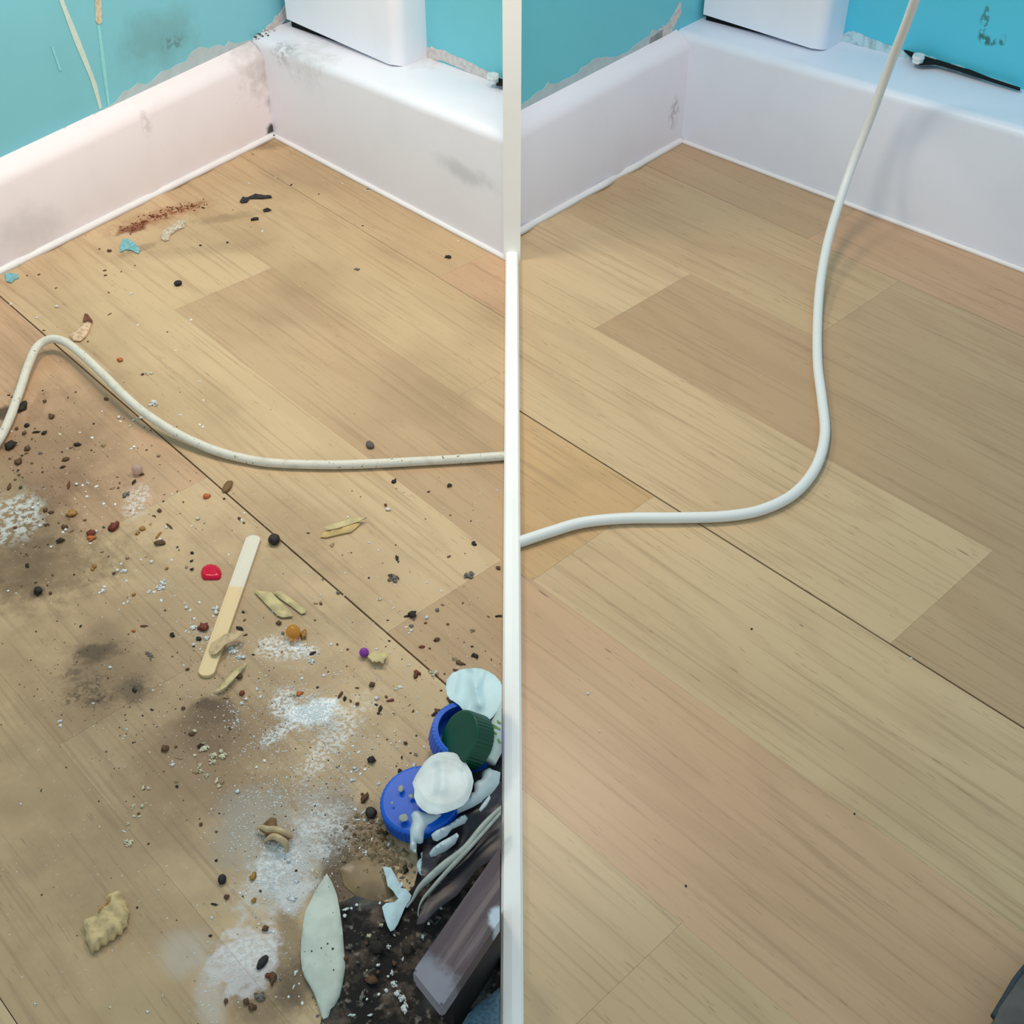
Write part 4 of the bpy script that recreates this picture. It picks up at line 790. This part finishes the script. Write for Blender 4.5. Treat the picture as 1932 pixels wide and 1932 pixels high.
DATA = {
 CA: 'o 1095 1695 26 22,c 1360 1810 45 24,b 1300 1820 20 14,w 1255 1368 10 14,w 1740 1320 14 12,w 1195 1085 22 16,w 520 1205 16 18,w 335 1300 22 14,w 100 1175 14 18,b 400 1418 16 8,k 800 1518 10 9,b 955 870 18 12,b 960 915 20 12,b 995 695 22 14,b 905 675 14 10,k 1850 300 10 22,b 1230 825 12 8,k 1525 1430 7 8,b 1000 1268 26 6 20,b 990 1072 20 5 20,w 1600 1600 7 11,b 1105 882 10 8,b 355 908 16 10,b 245 918 10 8,c 1140 700 10,w 1820 1880 6 18 -30,b 510 1030 18 6,g 780 550 6 10',
 (450, 0, 3.715): 'k 115 1540 26 14,k 200 1478 26 14 20,g 830 1890 24 16,k 1470 1805 22 14 -30,b 370 1295 8 14,k 870 1582 7,w 260 1243 6,w 75 1285 12 8,w 730 1285 5,w 900 1335 30 8 -25,c 1540 1690 12 6,k 563 1360 6,w 168 1620 8 12,b 905 1330 12,t 100 1080 14 8 20',
 (300, 300, 3.715): 'k 480 585 12 8,k 290 605 12 10',
 CC: 'k 390 178 8,k 620 242 10,b 968 258 22 14,k 215 330 40 62,b 470 420 32 24,k 245 500 24 20,k 335 560 32 12 10,k 405 568 26 18,b 290 620 8 16,k 98 690 46 52,b 250 715 25 22,b 240 750 22 12,g 365 750 28 22,b 170 835 30 38,k 200 770 12,k 165 905 12,k 705 675 32 20,b 648 700 9 22,k 565 738 11,k 855 480 11,b 832 722 12,b 600 810 30 18 30,k 573 877 26 12 35,k 388 920 10,b 385 880 8,b 175 945 12 14,b 140 990 14,k 205 970 9,b 768 942 7,k 1068 967 14 5,b 1090 1020 10 18,k 1222 1015 13 30,r 628 1042 12 38,g 1148 1130 34 46 -20,n 188 1065 18 16,b 470 1050 8,t 940 680 26 36,t 1445 775 17,k 1485 1187 10,b 1668 1193 10,k 1615 1098 9,k 1403 1320 7 18 -25,b 1455 1275 22 16,b 418 1270 24 18,b 465 1292 26 14 20,a 655 1305 46 34,k 390 1350 7,b 775 1358 13 15,b 430 1405 24 13,b 590 1425 30 22,n 945 1422 13 17,r 1038 1430 42 48,r 830 1488 38 30,o 830 1530 36 26,k 552 1550 34 20 25,b 1465 1575 48 26,a 1300 1440 22 26,a 1255 1480 16 22,k 1615 1605 16 8,k 1630 1632 8 12,k 1750 1660 20 15,k 1745 1730 15 18,k 1748 1812 17,t 1700 1790 20 14,k 250 1775 22 16,b 240 1668 12,k 675 1855 13 9,a 865 1780 22 14,a 845 1810 16 20,t 1160 1705 17 20,b 1040 1850 17,a 1520 1800 17,b 320 1600 6 26 25,b 1545 1415 10 40 40,a 1442 1500 12 40 -20,b 1080 1065 14,t 1025 1070 18 24,b 1290 945 22 14,b 535 1385 11,c 545 577 18 12,c 1185 503 14 32 -30,b 1335 720 12,k 80 220 10 16,k 110 235 14 10,b 155 530 16 18,b 225 570 22 16,b 88 800 16,b 85 1060 16 34,k 120 905 7,b 410 280 18 16,b 690 190 14 7,b 290 840 14 16,t 1370 1395 14 18,t 1330 1690 15 10,b 1130 435 5,k 1315 512 7,b 1375 540 9,k 1215 312 20 16,b 930 1650 6 22 30,b 985 1690 14 6,b 655 1460 26 7 -20,r 140 1432 20 14,b 190 1660 9 12,b 480 1860 12,k 738 1458 7,'
     'w 698 1035 17,w 753 1043 15 11,w 800 1020 22 13,w 878 1052 20 12 -30,w 793 1143 13,w 783 1100 8,w 773 1240 10,w 792 1307 9,w 683 1165 8,w 945 1210 15,w 1085 425 20 18,w 1097 462 12 18,w 928 368 12,w 838 608 19 14,w 1195 708 14,w 1222 690 17 15,w 1283 432 20 18,w 1215 445 12 16,w 465 1603 23 16,w 575 1470 14,w 600 1450 18 16,w 875 1462 24 19,w 822 1572 11 13,w 1515 1425 22 20,w 1459 1530 12 14,w 1382 1742 20 18,w 1130 1828 36 30,w 1072 1820 17,w 1100 1758 13,w 1563 1722 16 10,w 1243 1822 9,w 1153 1912 12,w 1855 265 11,w 1820 490 14 18,w 1848 510 14 12,w 1640 400 18 8 30,w 1405 300 56 48,w 1565 1120 8 10,w 1748 1412 10 12,w 345 1215 18 22,w 368 1413 18,w 103 550 10,w 300 1250 20 14,w 1620 590 14 16,o 1888 1145 30 25,c 1800 1350 18 17,w 1050 1215 18 12,w 614 706 8,w 730 560 8,w 1265 1660 8,w 1285 1720 9 13,k 860 740 5,k 318 525 8,k 395 210 5,k 435 1580 8,k 600 1220 4,b 885 1000 6,b 1640 1300 5',
 (0, 1050, 4.83): 'w 1480 250 44 36,w 1465 290 56 26,w 1500 220 22,w 1365 320 22 19,w 1405 325 16,w 1350 325 12,w 940 312 32 24,w 950 275 14 18,w 905 330 12,w 1470 400 22 12,w 1126 428 14,w 1162 412 10 12,w 1180 385 7,w 1770 565 13 16,w 1818 420 13,w 1680 425 10,w 1700 468 17,w 1733 490 16,w 1765 650 40 30,w 1735 610 8 12,w 1885 745 28 32,w 1823 845 13,w 1845 870 9,w 1675 992 12,w 1005 1010 34 15 -25,w 545 1505 26 20,w 550 1545 18 30,w 1157 1578 22 14 -30,w 1135 1637 13 7,w 1575 1898 28 20,w 1695 680 9 20,w 1640 735 7,w 1760 800 14 18,c 1615 595 10,c 1775 1595 17 20,k 348 322 34 40,b 462 338 18 16,k 1570 720 24 18,r 1855 655 44 38,k 1812 755 24 20,k 1765 820 16 10,o 1218 680 14 20,a 1220 350 18 17,g 1370 905 26 46 25,g 1340 880 22 20,k 1143 845 9 7,k 735 632 20 10,k 1385 1395 22 9,k 1300 1448 10,b 1510 1755 34 28,k 1212 1695 8 12,k 522 588 8 6,k 330 682 7,b 1710 1030 18,k 1090 1555 8 6,b 985 1105 16 9 -20,b 1310 635 34 10,c 1462 1172 13,w 1395 1218 12 16,k 1225 1220 16 26 30,b 1670 1385 18,k 433 262 8 12,b 200 268 10,b 715 440 6,k 325 238 12 8,b 1505 490 12,b 1570 910 10,w 830 490 7,w 1085 485 7,w 147 335 8,w 75 312 10,w 888 1188 9,w 850 1338 12 13,b 1745 1620 26 16,k 1645 1300 6,k 1245 1625 7,w 1297 1668 8,c 515 840 9,b 600 1918 6,g 970 1775 16 12,b 1605 1735 14',
 CE: 'k 575 1040 14 17,k 545 1190 34 15 -30,b 585 1110 20 12,b 600 1245 14,k 1212 1415 30 14 35,k 1230 1110 10 12,g 935 1235 18 28,b 900 1140 24 20,a 1130 1255 28 44,w 1200 1490 34 30,w 1375 1330 13 15,w 1055 1465 18 12,w 1110 1642 15,w 325 1010 36 44,w 330 1050 20,w 300 1075 11 14,w 470 1370 34 22,w 495 1400 46 30,w 540 1450 44 24,w 580 1455 20,w 450 1400 16,w 238 1275 26 30,k 665 1425 20 11,k 1250 1725 12,b 1460 1795 14 36 -25,k 1165 318 7 17,t 1385 430 18 34,b 540 190 12 24 30,w 555 200 18 12,b 578 225 16 14,w 583 135 12,w 1505 680 10,w 1275 882 10 8,t 1235 960 26 14,t 1275 945 16 12,c 780 1620 28 14 30,w 515 1650 10 16,b 540 1630 28 30,c 1030 1795 50 34,o 1090 1788 22 24,r 565 1780 26 20,t 410 1810 34 28,g 1300 740 14 8,g 1440 865 18,w 845 1035 24 12 -40,w 970 1188 12,k 385 1290 10,k 580 1250 8,c 110 250 12,k 218 228 6,k 1518 1530 6,k 1350 1580 7,k 760 1085 6,w 1415 1610 9,w 1310 1615 16,w 1020 1720 14 22,w 725 1660 10,c 160 190 20 18,w 175 950 12,k 1500 1830 14 24,w 725 1770 10,w 735 1810 16 26,w 700 1740 20 24,w 560 1870 30 26,w 600 1830 26 20,b 30 35 8,k 400 5 14,w 440 515 16 8,w 1530 170 9,w 1205 910 8,k 935 690 3,k 390 1640 5,w 1095 1610 8,w 1170 680 6 9',
 CF: 'k 770 50 26 20,k 785 20 8,k 795 115 6,k 1330 90 26 18 35,b 1120 150 20 14,r 685 288 16 22,w 712 335 22 24,k 1090 425 6 13,w 518 663 11 20,w 610 740 15 10,t 145 685 20 30,k 785 688 7 11,k 800 825 15 34 15,k 815 860 14 10,k 1578 680 26 20,b 1325 805 26 12 -35,g 765 1035 64 60,w 775 1085 24 10,b 740 1000 26 14,g 1530 1000 58 56,b 1540 990 20,b 1825 925 26 16 -40,k 515 1020 15 9,k 950 1405 44 34,k 910 1412 32 12,w 1102 1425 20,w 895 1520 12 18,w 945 1555 26 18,w 925 1578 12,g 945 1510 26 24,b 1090 1478 16,b 1203 1650 26 24,r 1052 1722 28 14 15,k 720 1660 18 12,k 705 1450 14 9,k 1560 1715 14,k 1590 1815 36 20 -30,k 1580 1795 16 20,k 1830 1410 34 11,b 1725 1415 22 9 -30,g 1205 1350 24 20,g 1262 1295 14 20,t 1565 1555 34 30,t 1400 1850 62 24 -25,b 1440 1890 50 16,w 133 1693 15,w 775 1725 10,w 728 1780 10,w 590 1740 20 14,b 1130 1735 16 12,w 1815 135 16 12,w 1246 1155 9 17,k 1549 443 9,b 1340 388 13 9,b 1315 1490 16 12,b 1465 1275 18 9,w 1195 722 8,w 1193 797 9,w 1702 885 8 12,w 1560 620 9,w 1276 320 8 10,w 1383 465 6,w 1103 1068 8 12,w 278 970 9,k 345 140 7,b 430 200 5,k 1490 772 6,k 850 1843 7,c 870 152 16 12,b 655 870 8,w 305 405 16 12,b 30 1285 20 14,g 200 1170 22 12 -20,w 765 1325 20 9 -30,c 630 1240 30 26,b 300 1745 14,w 237 1762 11,b 195 1695 14,k 245 788 6,b 335 765 8,w 303 755 8,b 1755 1845 18 7',
 CG: 'c 1025 325 66 50,t 975 300 30 24,r 820 320 46 24 -35,b 800 360 24 34,w 565 520 22 34,w 600 490 22 18,w 628 490 16 22,w 325 635 26 26,w 290 657 10,b 268 468 34 32,t 268 515 20 16,k 320 705 30 14 -35,k 370 760 20 44,k 350 810 26 16,w 815 798 14,b 1065 790 40 30,k 1030 825 40 18 25,r 500 655 40 16,b 440 610 18 24,t 545 820 18,w 905 1220 18 20,w 570 1220 12,w 605 1155 14 18,w 345 1090 12 13,w 500 1175 14 16,k 265 1385 44 40,k 240 1360 30 16,k 632 1345 12 34 -15,w 780 1445 28 40,k 610 1520 24 32,w 612 1520 6 9,w 515 1480 13,w 695 1450 9 14,k 742 1292 14,g 800 1310 34 14 20,w 130 1550 22 18,w 60 1480 24,w 85 1510 30 26,w 20 1520 12 20,w 185 1490 26 18,w 60 1620 24 30,w 355 1665 22 32,w 435 1590 14 11,w 40 1210 20 18,k 1110 535 10 17,w 485 75 13,w 1310 255 16,b 1290 290 44 14,c 1235 150 26 10 -30,b 1150 330 14,w 1430 118 10,b 770 780 16 26,w 820 628 9 15,b 100 500 20 14,b 75 500 14,b 10 660 18 24,w 60 730 22 20,b 90 700 24,c 720 225 20 22,b 560 1450 12,b 20 150 1,k 810 1080 12,b 455 1125 12,w 290 950 8 16,c 550 1030 14 26,w 120 1110 10,b 820 1490 16 12,g 740 1810 26 24,w 110 1280 28 14,b 600 900 1,k 635 152 8,k 680 610 5,b 675 1175 24',
 CI: 'w 165 725 16 62 -40,c 330 825 58 38 25,w 183 820 22 32,w 68 690 18 20,w 90 820 46 22,c 45 800 12 16,w 275 1055 22 36,w 190 1220 36 46,w 170 1180 16,t 280 1140 42 28,t 385 1205 60 56,t 480 1330 62 56,t 120 905 58 48,t 250 905 44 40,w 470 1120 20 26,w 85 1500 18,w 268 1605 10 26 -15,w 205 1590 14,k 440 985 32 24,w 350 885 24 16,b 375 970 44 30,c 225 860 14 22,t 400 1370 50 40,b 180 560 44 54,b 150 500 20,b 420 1060 40 30,w 120 1160 12 16,c 500 1180 30 22,t 400 850 30 22,b 60 1000 26,k 110 1650 30 22,b 95 1395 40 16,w 25 340 20 26,w 510 640 18 14,c 60 890 18 30,w 20 1890 18,w 80 1850 20 16,w 365 1825 20 14,b 330 1100 20,t 190 1290 24 16,c 520 1240 16 22,k 560 1010 20,t 550 1140 22,w 555 1155 10',
 CJ: 'w 85 200 26,w 510 500 20 15,w 887 765 30 22,w 798 928 17,w 920 990 19 34,w 940 1090 40 32,w 965 1170 44 34 -30,w 1010 1220 38 40,w 1030 1300 38 56,w 885 1020 12,w 1185 683 15 32,w 1235 565 13 17,w 1345 430 15,w 1015 870 12 28,c 720 670 28 22,c 825 580 22 20,c 940 665 14 8,w 85 990 18 32,w 65 1115 10 30,w 140 1255 14 18,k 1035 95 26 36,w 1020 50 22,w 1155 90 30 60,b 660 665 14,b 700 740 16,k 780 780 60 60,k 760 720 40,g 545 770 24,b 520 870 20,g 620 900 26 10,b 940 910 26 18,b 800 990 20,g 660 1190 30 60,b 740 1060 50 30,t 700 970 12,w 700 1220 9,w 870 1150 18,w 805 1175 14,w 520 440 40 14 15,w 610 400 14,w 125 140 12,w 25 445 14,w 60 350 44 30,w 20 330 20 40,w 25 20 20,w 90 25 14,w 110 1085 10,k 85 105 10 12,c 230 100 20 12 -30,w 613 152 13,k 620 75 26 10,k 630 260 22 16,k 735 283 14,w 745 225 8 18,c 700 215 14,w 20 1200 13,w 112 1195 10,b 510 1270 10,w 420 1355 60 14,w 570 1360 40 14,w 730 1358 30 12,k 1060 800 50 40,k 1130 1040 1,w 90 1310 1',
 CK: 'c 1440 45 38 26,c 1410 60 20,c 1500 100 30 34,c 1490 140 34 26,c 1565 100 36 28,c 1550 70 16,c 1400 165 15 34,c 1410 205 20,c 1450 235 20 20,t 1380 208 34 18,c 1520 270 18 36,c 1535 310 24 18,t 1560 285 18 14,k 1405 28 22 12 30,c 1365 92 12,t 1255 115 32 8,c 1005 320 16 24,r 1012 325 8 16,c 1040 325 24 18,c 930 452 16 26,c 998 452 15,c 1022 428 8 10,c 900 575 19 17,c 885 700 22,c 918 705 22 30,c 900 720 36 18,b 972 502 12,k 1240 312 12 12,t 1235 278 20 12,k 462 176 5,b 290 338 12 8,k 693 414 6,w 145 435 7 12,c 697 595 8,b 1515 628 10,k 1515 830 14 11,k 1505 1140 24 7 -15,b 1590 1090 18,a 1775 945 20 28,w 1485 1230 18 11,k 1475 1358 13 9,a 1780 1110 14 18,w 1683 1060 11,w 248 1838 18 15,c 770 1860 12 9,w 1036 1890 12 18,c 1143 1775 8 24,w 1893 1328 14 20,w 1915 1330 9,g 1820 1790 44 48,t 1830 1790 24 30,b 1585 1820 14 22,b 1730 1825 20,b 1770 1860 30 20,k 963 1160 9,b 1860 1310 20,c 938 520 12,c 980 520 9 12,w 868 625 5 18,k 1700 1080 7,w 1815 1275 10,b 1410 580 14,w 1665 350 16 14,w 1855 130 11 14,w 1797 175 12,c 500 1080 7,b 1915 1660 26 44,r 1880 1640 20,k 1240 1245 4,k 1130 1335 4,k 1150 205 6,b 940 380 6,k 1040 712 8,b 1825 1045 14 10',
}
items = []
for cr_, txt in DATA.items():
    ox, oy, s_ = cr_
    for it in txt.split(','):
        q = it.split()
        if not q: continue
        v = [float(a) for a in q[1:]]
        if v[2] < 2: continue
        x, y = ox+v[0]/s_, oy+v[1]/s_
        if x > 946: continue
        items.append((q[0], x, y, max(1.1, v[2]/s_), max(1.1, v[3]/s_) if len(v) > 3 else max(1.1, v[2]/s_), v[4] if len(v) > 4 else None))
CUT = sorted((i[3]*i[4] for i in items), reverse=True)[292]
for it in items: crumb(*it)
ORD = ['first', 'second', 'third', 'fourth', 'fifth', 'sixth', 'seventh', 'eighth', 'ninth', 'tenth']
for lb, os_ in _count.items():
    os_.sort(key=lambda o: o.location.x)
    if len(os_) == 2:
        for o, t in zip(os_, ('left', 'right')): o['label'] = lb+', the %s of two' % t
    elif len(os_) > 2:
        for k, o in enumerate(os_): o['label'] = lb+', '+('leftmost' if k == 0 else 'rightmost' if k == len(os_)-1 else ORD[k]+' from left')
for o in [o for l in _count.values() for o in l]: o['group'] = 'crumbs scattered on the dirty floor'
bm = bmesh.new(); mats = []
for mi, (code, L_) in enumerate(SMALL.items()):
    nm, rgb, rg = COL[code]; mats.append(simple('crumb_'+nm.replace(' ', '_'), rgb, rg, .3, 2.5))
    for x, y, rx, ry in L_:
        k = mpp(x, y); a = random.random()*3
        r = bmesh.ops.create_icosphere(bm, subdivisions=1, radius=1, matrix=Matrix.Translation(G(x, y, .0002 if y < 1700 or x < 640 else .0022)) @ Matrix.Rotation(a, 4, 'Z') @ Matrix.Diagonal((rx*k, ry*k*1.1, min(rx, ry)*k*.6, 1)))
        for f in {f for v in r['verts'] for f in v.link_faces}: f.material_index = mi
for v in bm.verts: v.co += Vector((noise.noise(v.co*900), noise.noise(v.co*900+Vector((9, 0, 0))), 0))*.0005
sc_ = ob('small_crumbs', bm)
for m in mats: sc_.data.materials.append(m)
tag(sc_, 'all the smallest crumbs scattered singly over the dirty floor', 'crumbs', kind='stuff')
# ------------------------------------------------------------ grit and powder nobody could count
def grit(name, spots, m, size, label, m2=None, spots2=()):
    vs = []; fs = []; n1 = 0
    for (x, y, sx, sy, rot, n) in list(spots)+list(spots2):
        if m2 and  (x, y, sx, sy, rot, n) == tuple(spots2[0]) and not n1: n1 = len(fs)
        c, s = math.cos(rot), math.sin(rot)
        for _ in range(n):
            a, b = random.gauss(0, sx), random.gauss(0, sy); px, py = x+a*c-b*s, y+a*s+b*c
            if px > 944 or px < -20 or py > 1960 or py < 300: continue
            if py < 257+.53*(px-517)+14 or py < 257-.506*(px-517)+14: continue
            p = G(px, py); r = random.uniform(.45, 1.0)**2*size*random.uniform(.6, 1.4); i = len(vs); e = random.uniform(.7, 1.8); t = random.random()*3
            ct, st = math.cos(t)*r, math.sin(t)*r
            vs += [p+Vector((ct*e, st*e, r*.3)), p+Vector((-st, ct, r*.3)), p+Vector((-ct*e, -st*e, r*.3)), p+Vector((st, -ct, r*.3)), p+Vector((0, 0, r*1.1)), p]
            fs += [(i, i+1, i+4), (i+1, i+2, i+4), (i+2, i+3, i+4), (i+3, i, i+4), (i+1, i, i+5), (i+2, i+1, i+5), (i+3, i+2, i+5), (i, i+3, i+5)]
    me = bpy.data.meshes.new(name); me.from_pydata([tuple(v) for v in vs], [], fs); me.update(); o = link(name, me, m)
    if m2:
        me.materials.append(m2); me.polygons.foreach_set('material_index', [0 if i < n1 else 1 for i in range(len(fs))])
    return tag(o, label, 'grit', kind='stuff')
wg = simple('grit_white', (236, 232, 222), .6, .1, 100); kg = simple('grit_dark', (62, 44, 32), .8, .3, 100); pg = simple('powder_grain', (226, 232, 236), .8, .05, 100)
grit('floor_grit', [(560, 1380, 110, 90, .6, 1500), (200, 930, 120, 110, 0, 650), (400, 1180, 150, 150, 0, 800), (620, 1150, 190, 160, .7, 700), (560, 1600, 90, 110, 0, 900), (330, 1500, 190, 190, 0, 500), (850, 1150, 120, 180, 0, 320),
     (480, 600, 320, 180, .4, 420), (90, 520, 70, 50, 0, 60), (700, 380, 160, 40, .5, 90), (250, 1750, 220, 120, 0, 120), (780, 1350, 110, 90, 0, 260), (620, 1270, 90, 60, 0, 500)], wg, .00038, 'fine pale and dark grit scattered all over the dirty floor', kg, [(60, 880, 70, 110, 0, 330), (200, 930, 140, 130, 0, 260), (150, 1280, 90, 80, .5, 220), (380, 1350, 110, 70, .4, 220), (500, 1330, 170, 120, 0, 260), (620, 1600, 80, 120, 0, 300), (700, 1420, 120, 100, 0, 200), (300, 470, 160, 40, -.4, 60), (450, 700, 300, 200, 0, 80), (850, 1150, 90, 160, 0, 90), (250, 1600, 200, 160, 0, 60), (700, 1640, 60, 60, 0, 260)])
grit('white_powder', [(592, 1345, 24, 16, .4, 1500), (535, 1328, 16, 18, 0, 450), (528, 1378, 40, 7, -.6, 420), (630, 1400, 18, 55, -.35, 800), (525, 1222, 24, 13, 0, 350), (570, 1228, 16, 10, 0, 300), (525, 1635, 32, 42, .4, 1500), (598, 1560, 40, 44, 0, 700), (470, 1560, 28, 30, 0, 260), (30, 975, 28, 32, 0, 260), (258, 945, 12, 18, 0, 160),
     (540, 1420, 40, 50, 0, 350), (520, 1500, 40, 14, 0, 200), (440, 1352, 12, 18, 0, 90), (375, 1200, 16, 12, 0, 90), (310, 1107, 16, 8, 0, 70), (440, 1230, 14, 12, 0, 120), (462, 1815, 42, 32, 0, 350), (390, 1885, 16, 30, .3, 90), (690, 1395, 14, 30, -.5, 160)], pg, .00044, 'white powder spilt in patches in front of the lolly stick')
grit('brown_rubble', [(700, 1590, 26, 26, .3, 160), (720, 1620, 26, 16, .5, 160), (730, 1640, 14, 20, 0, 60)], simple('rubble_tan', (168, 144, 112), .8, .35, 300), .0016, 'small tan rubble left of the flat blue cap')
grit('mixed_grit', [(740, 1790, 60, 60, 0, 700), (680, 1850, 40, 50, 0, 400), (800, 1690, 40, 60, 0, 160), (780, 1880, 50, 30, 0, 250)], simple('grit_mixed', (150, 142, 134), .8, .4, 300), .0008, 'grey grit mixed into the black grime')
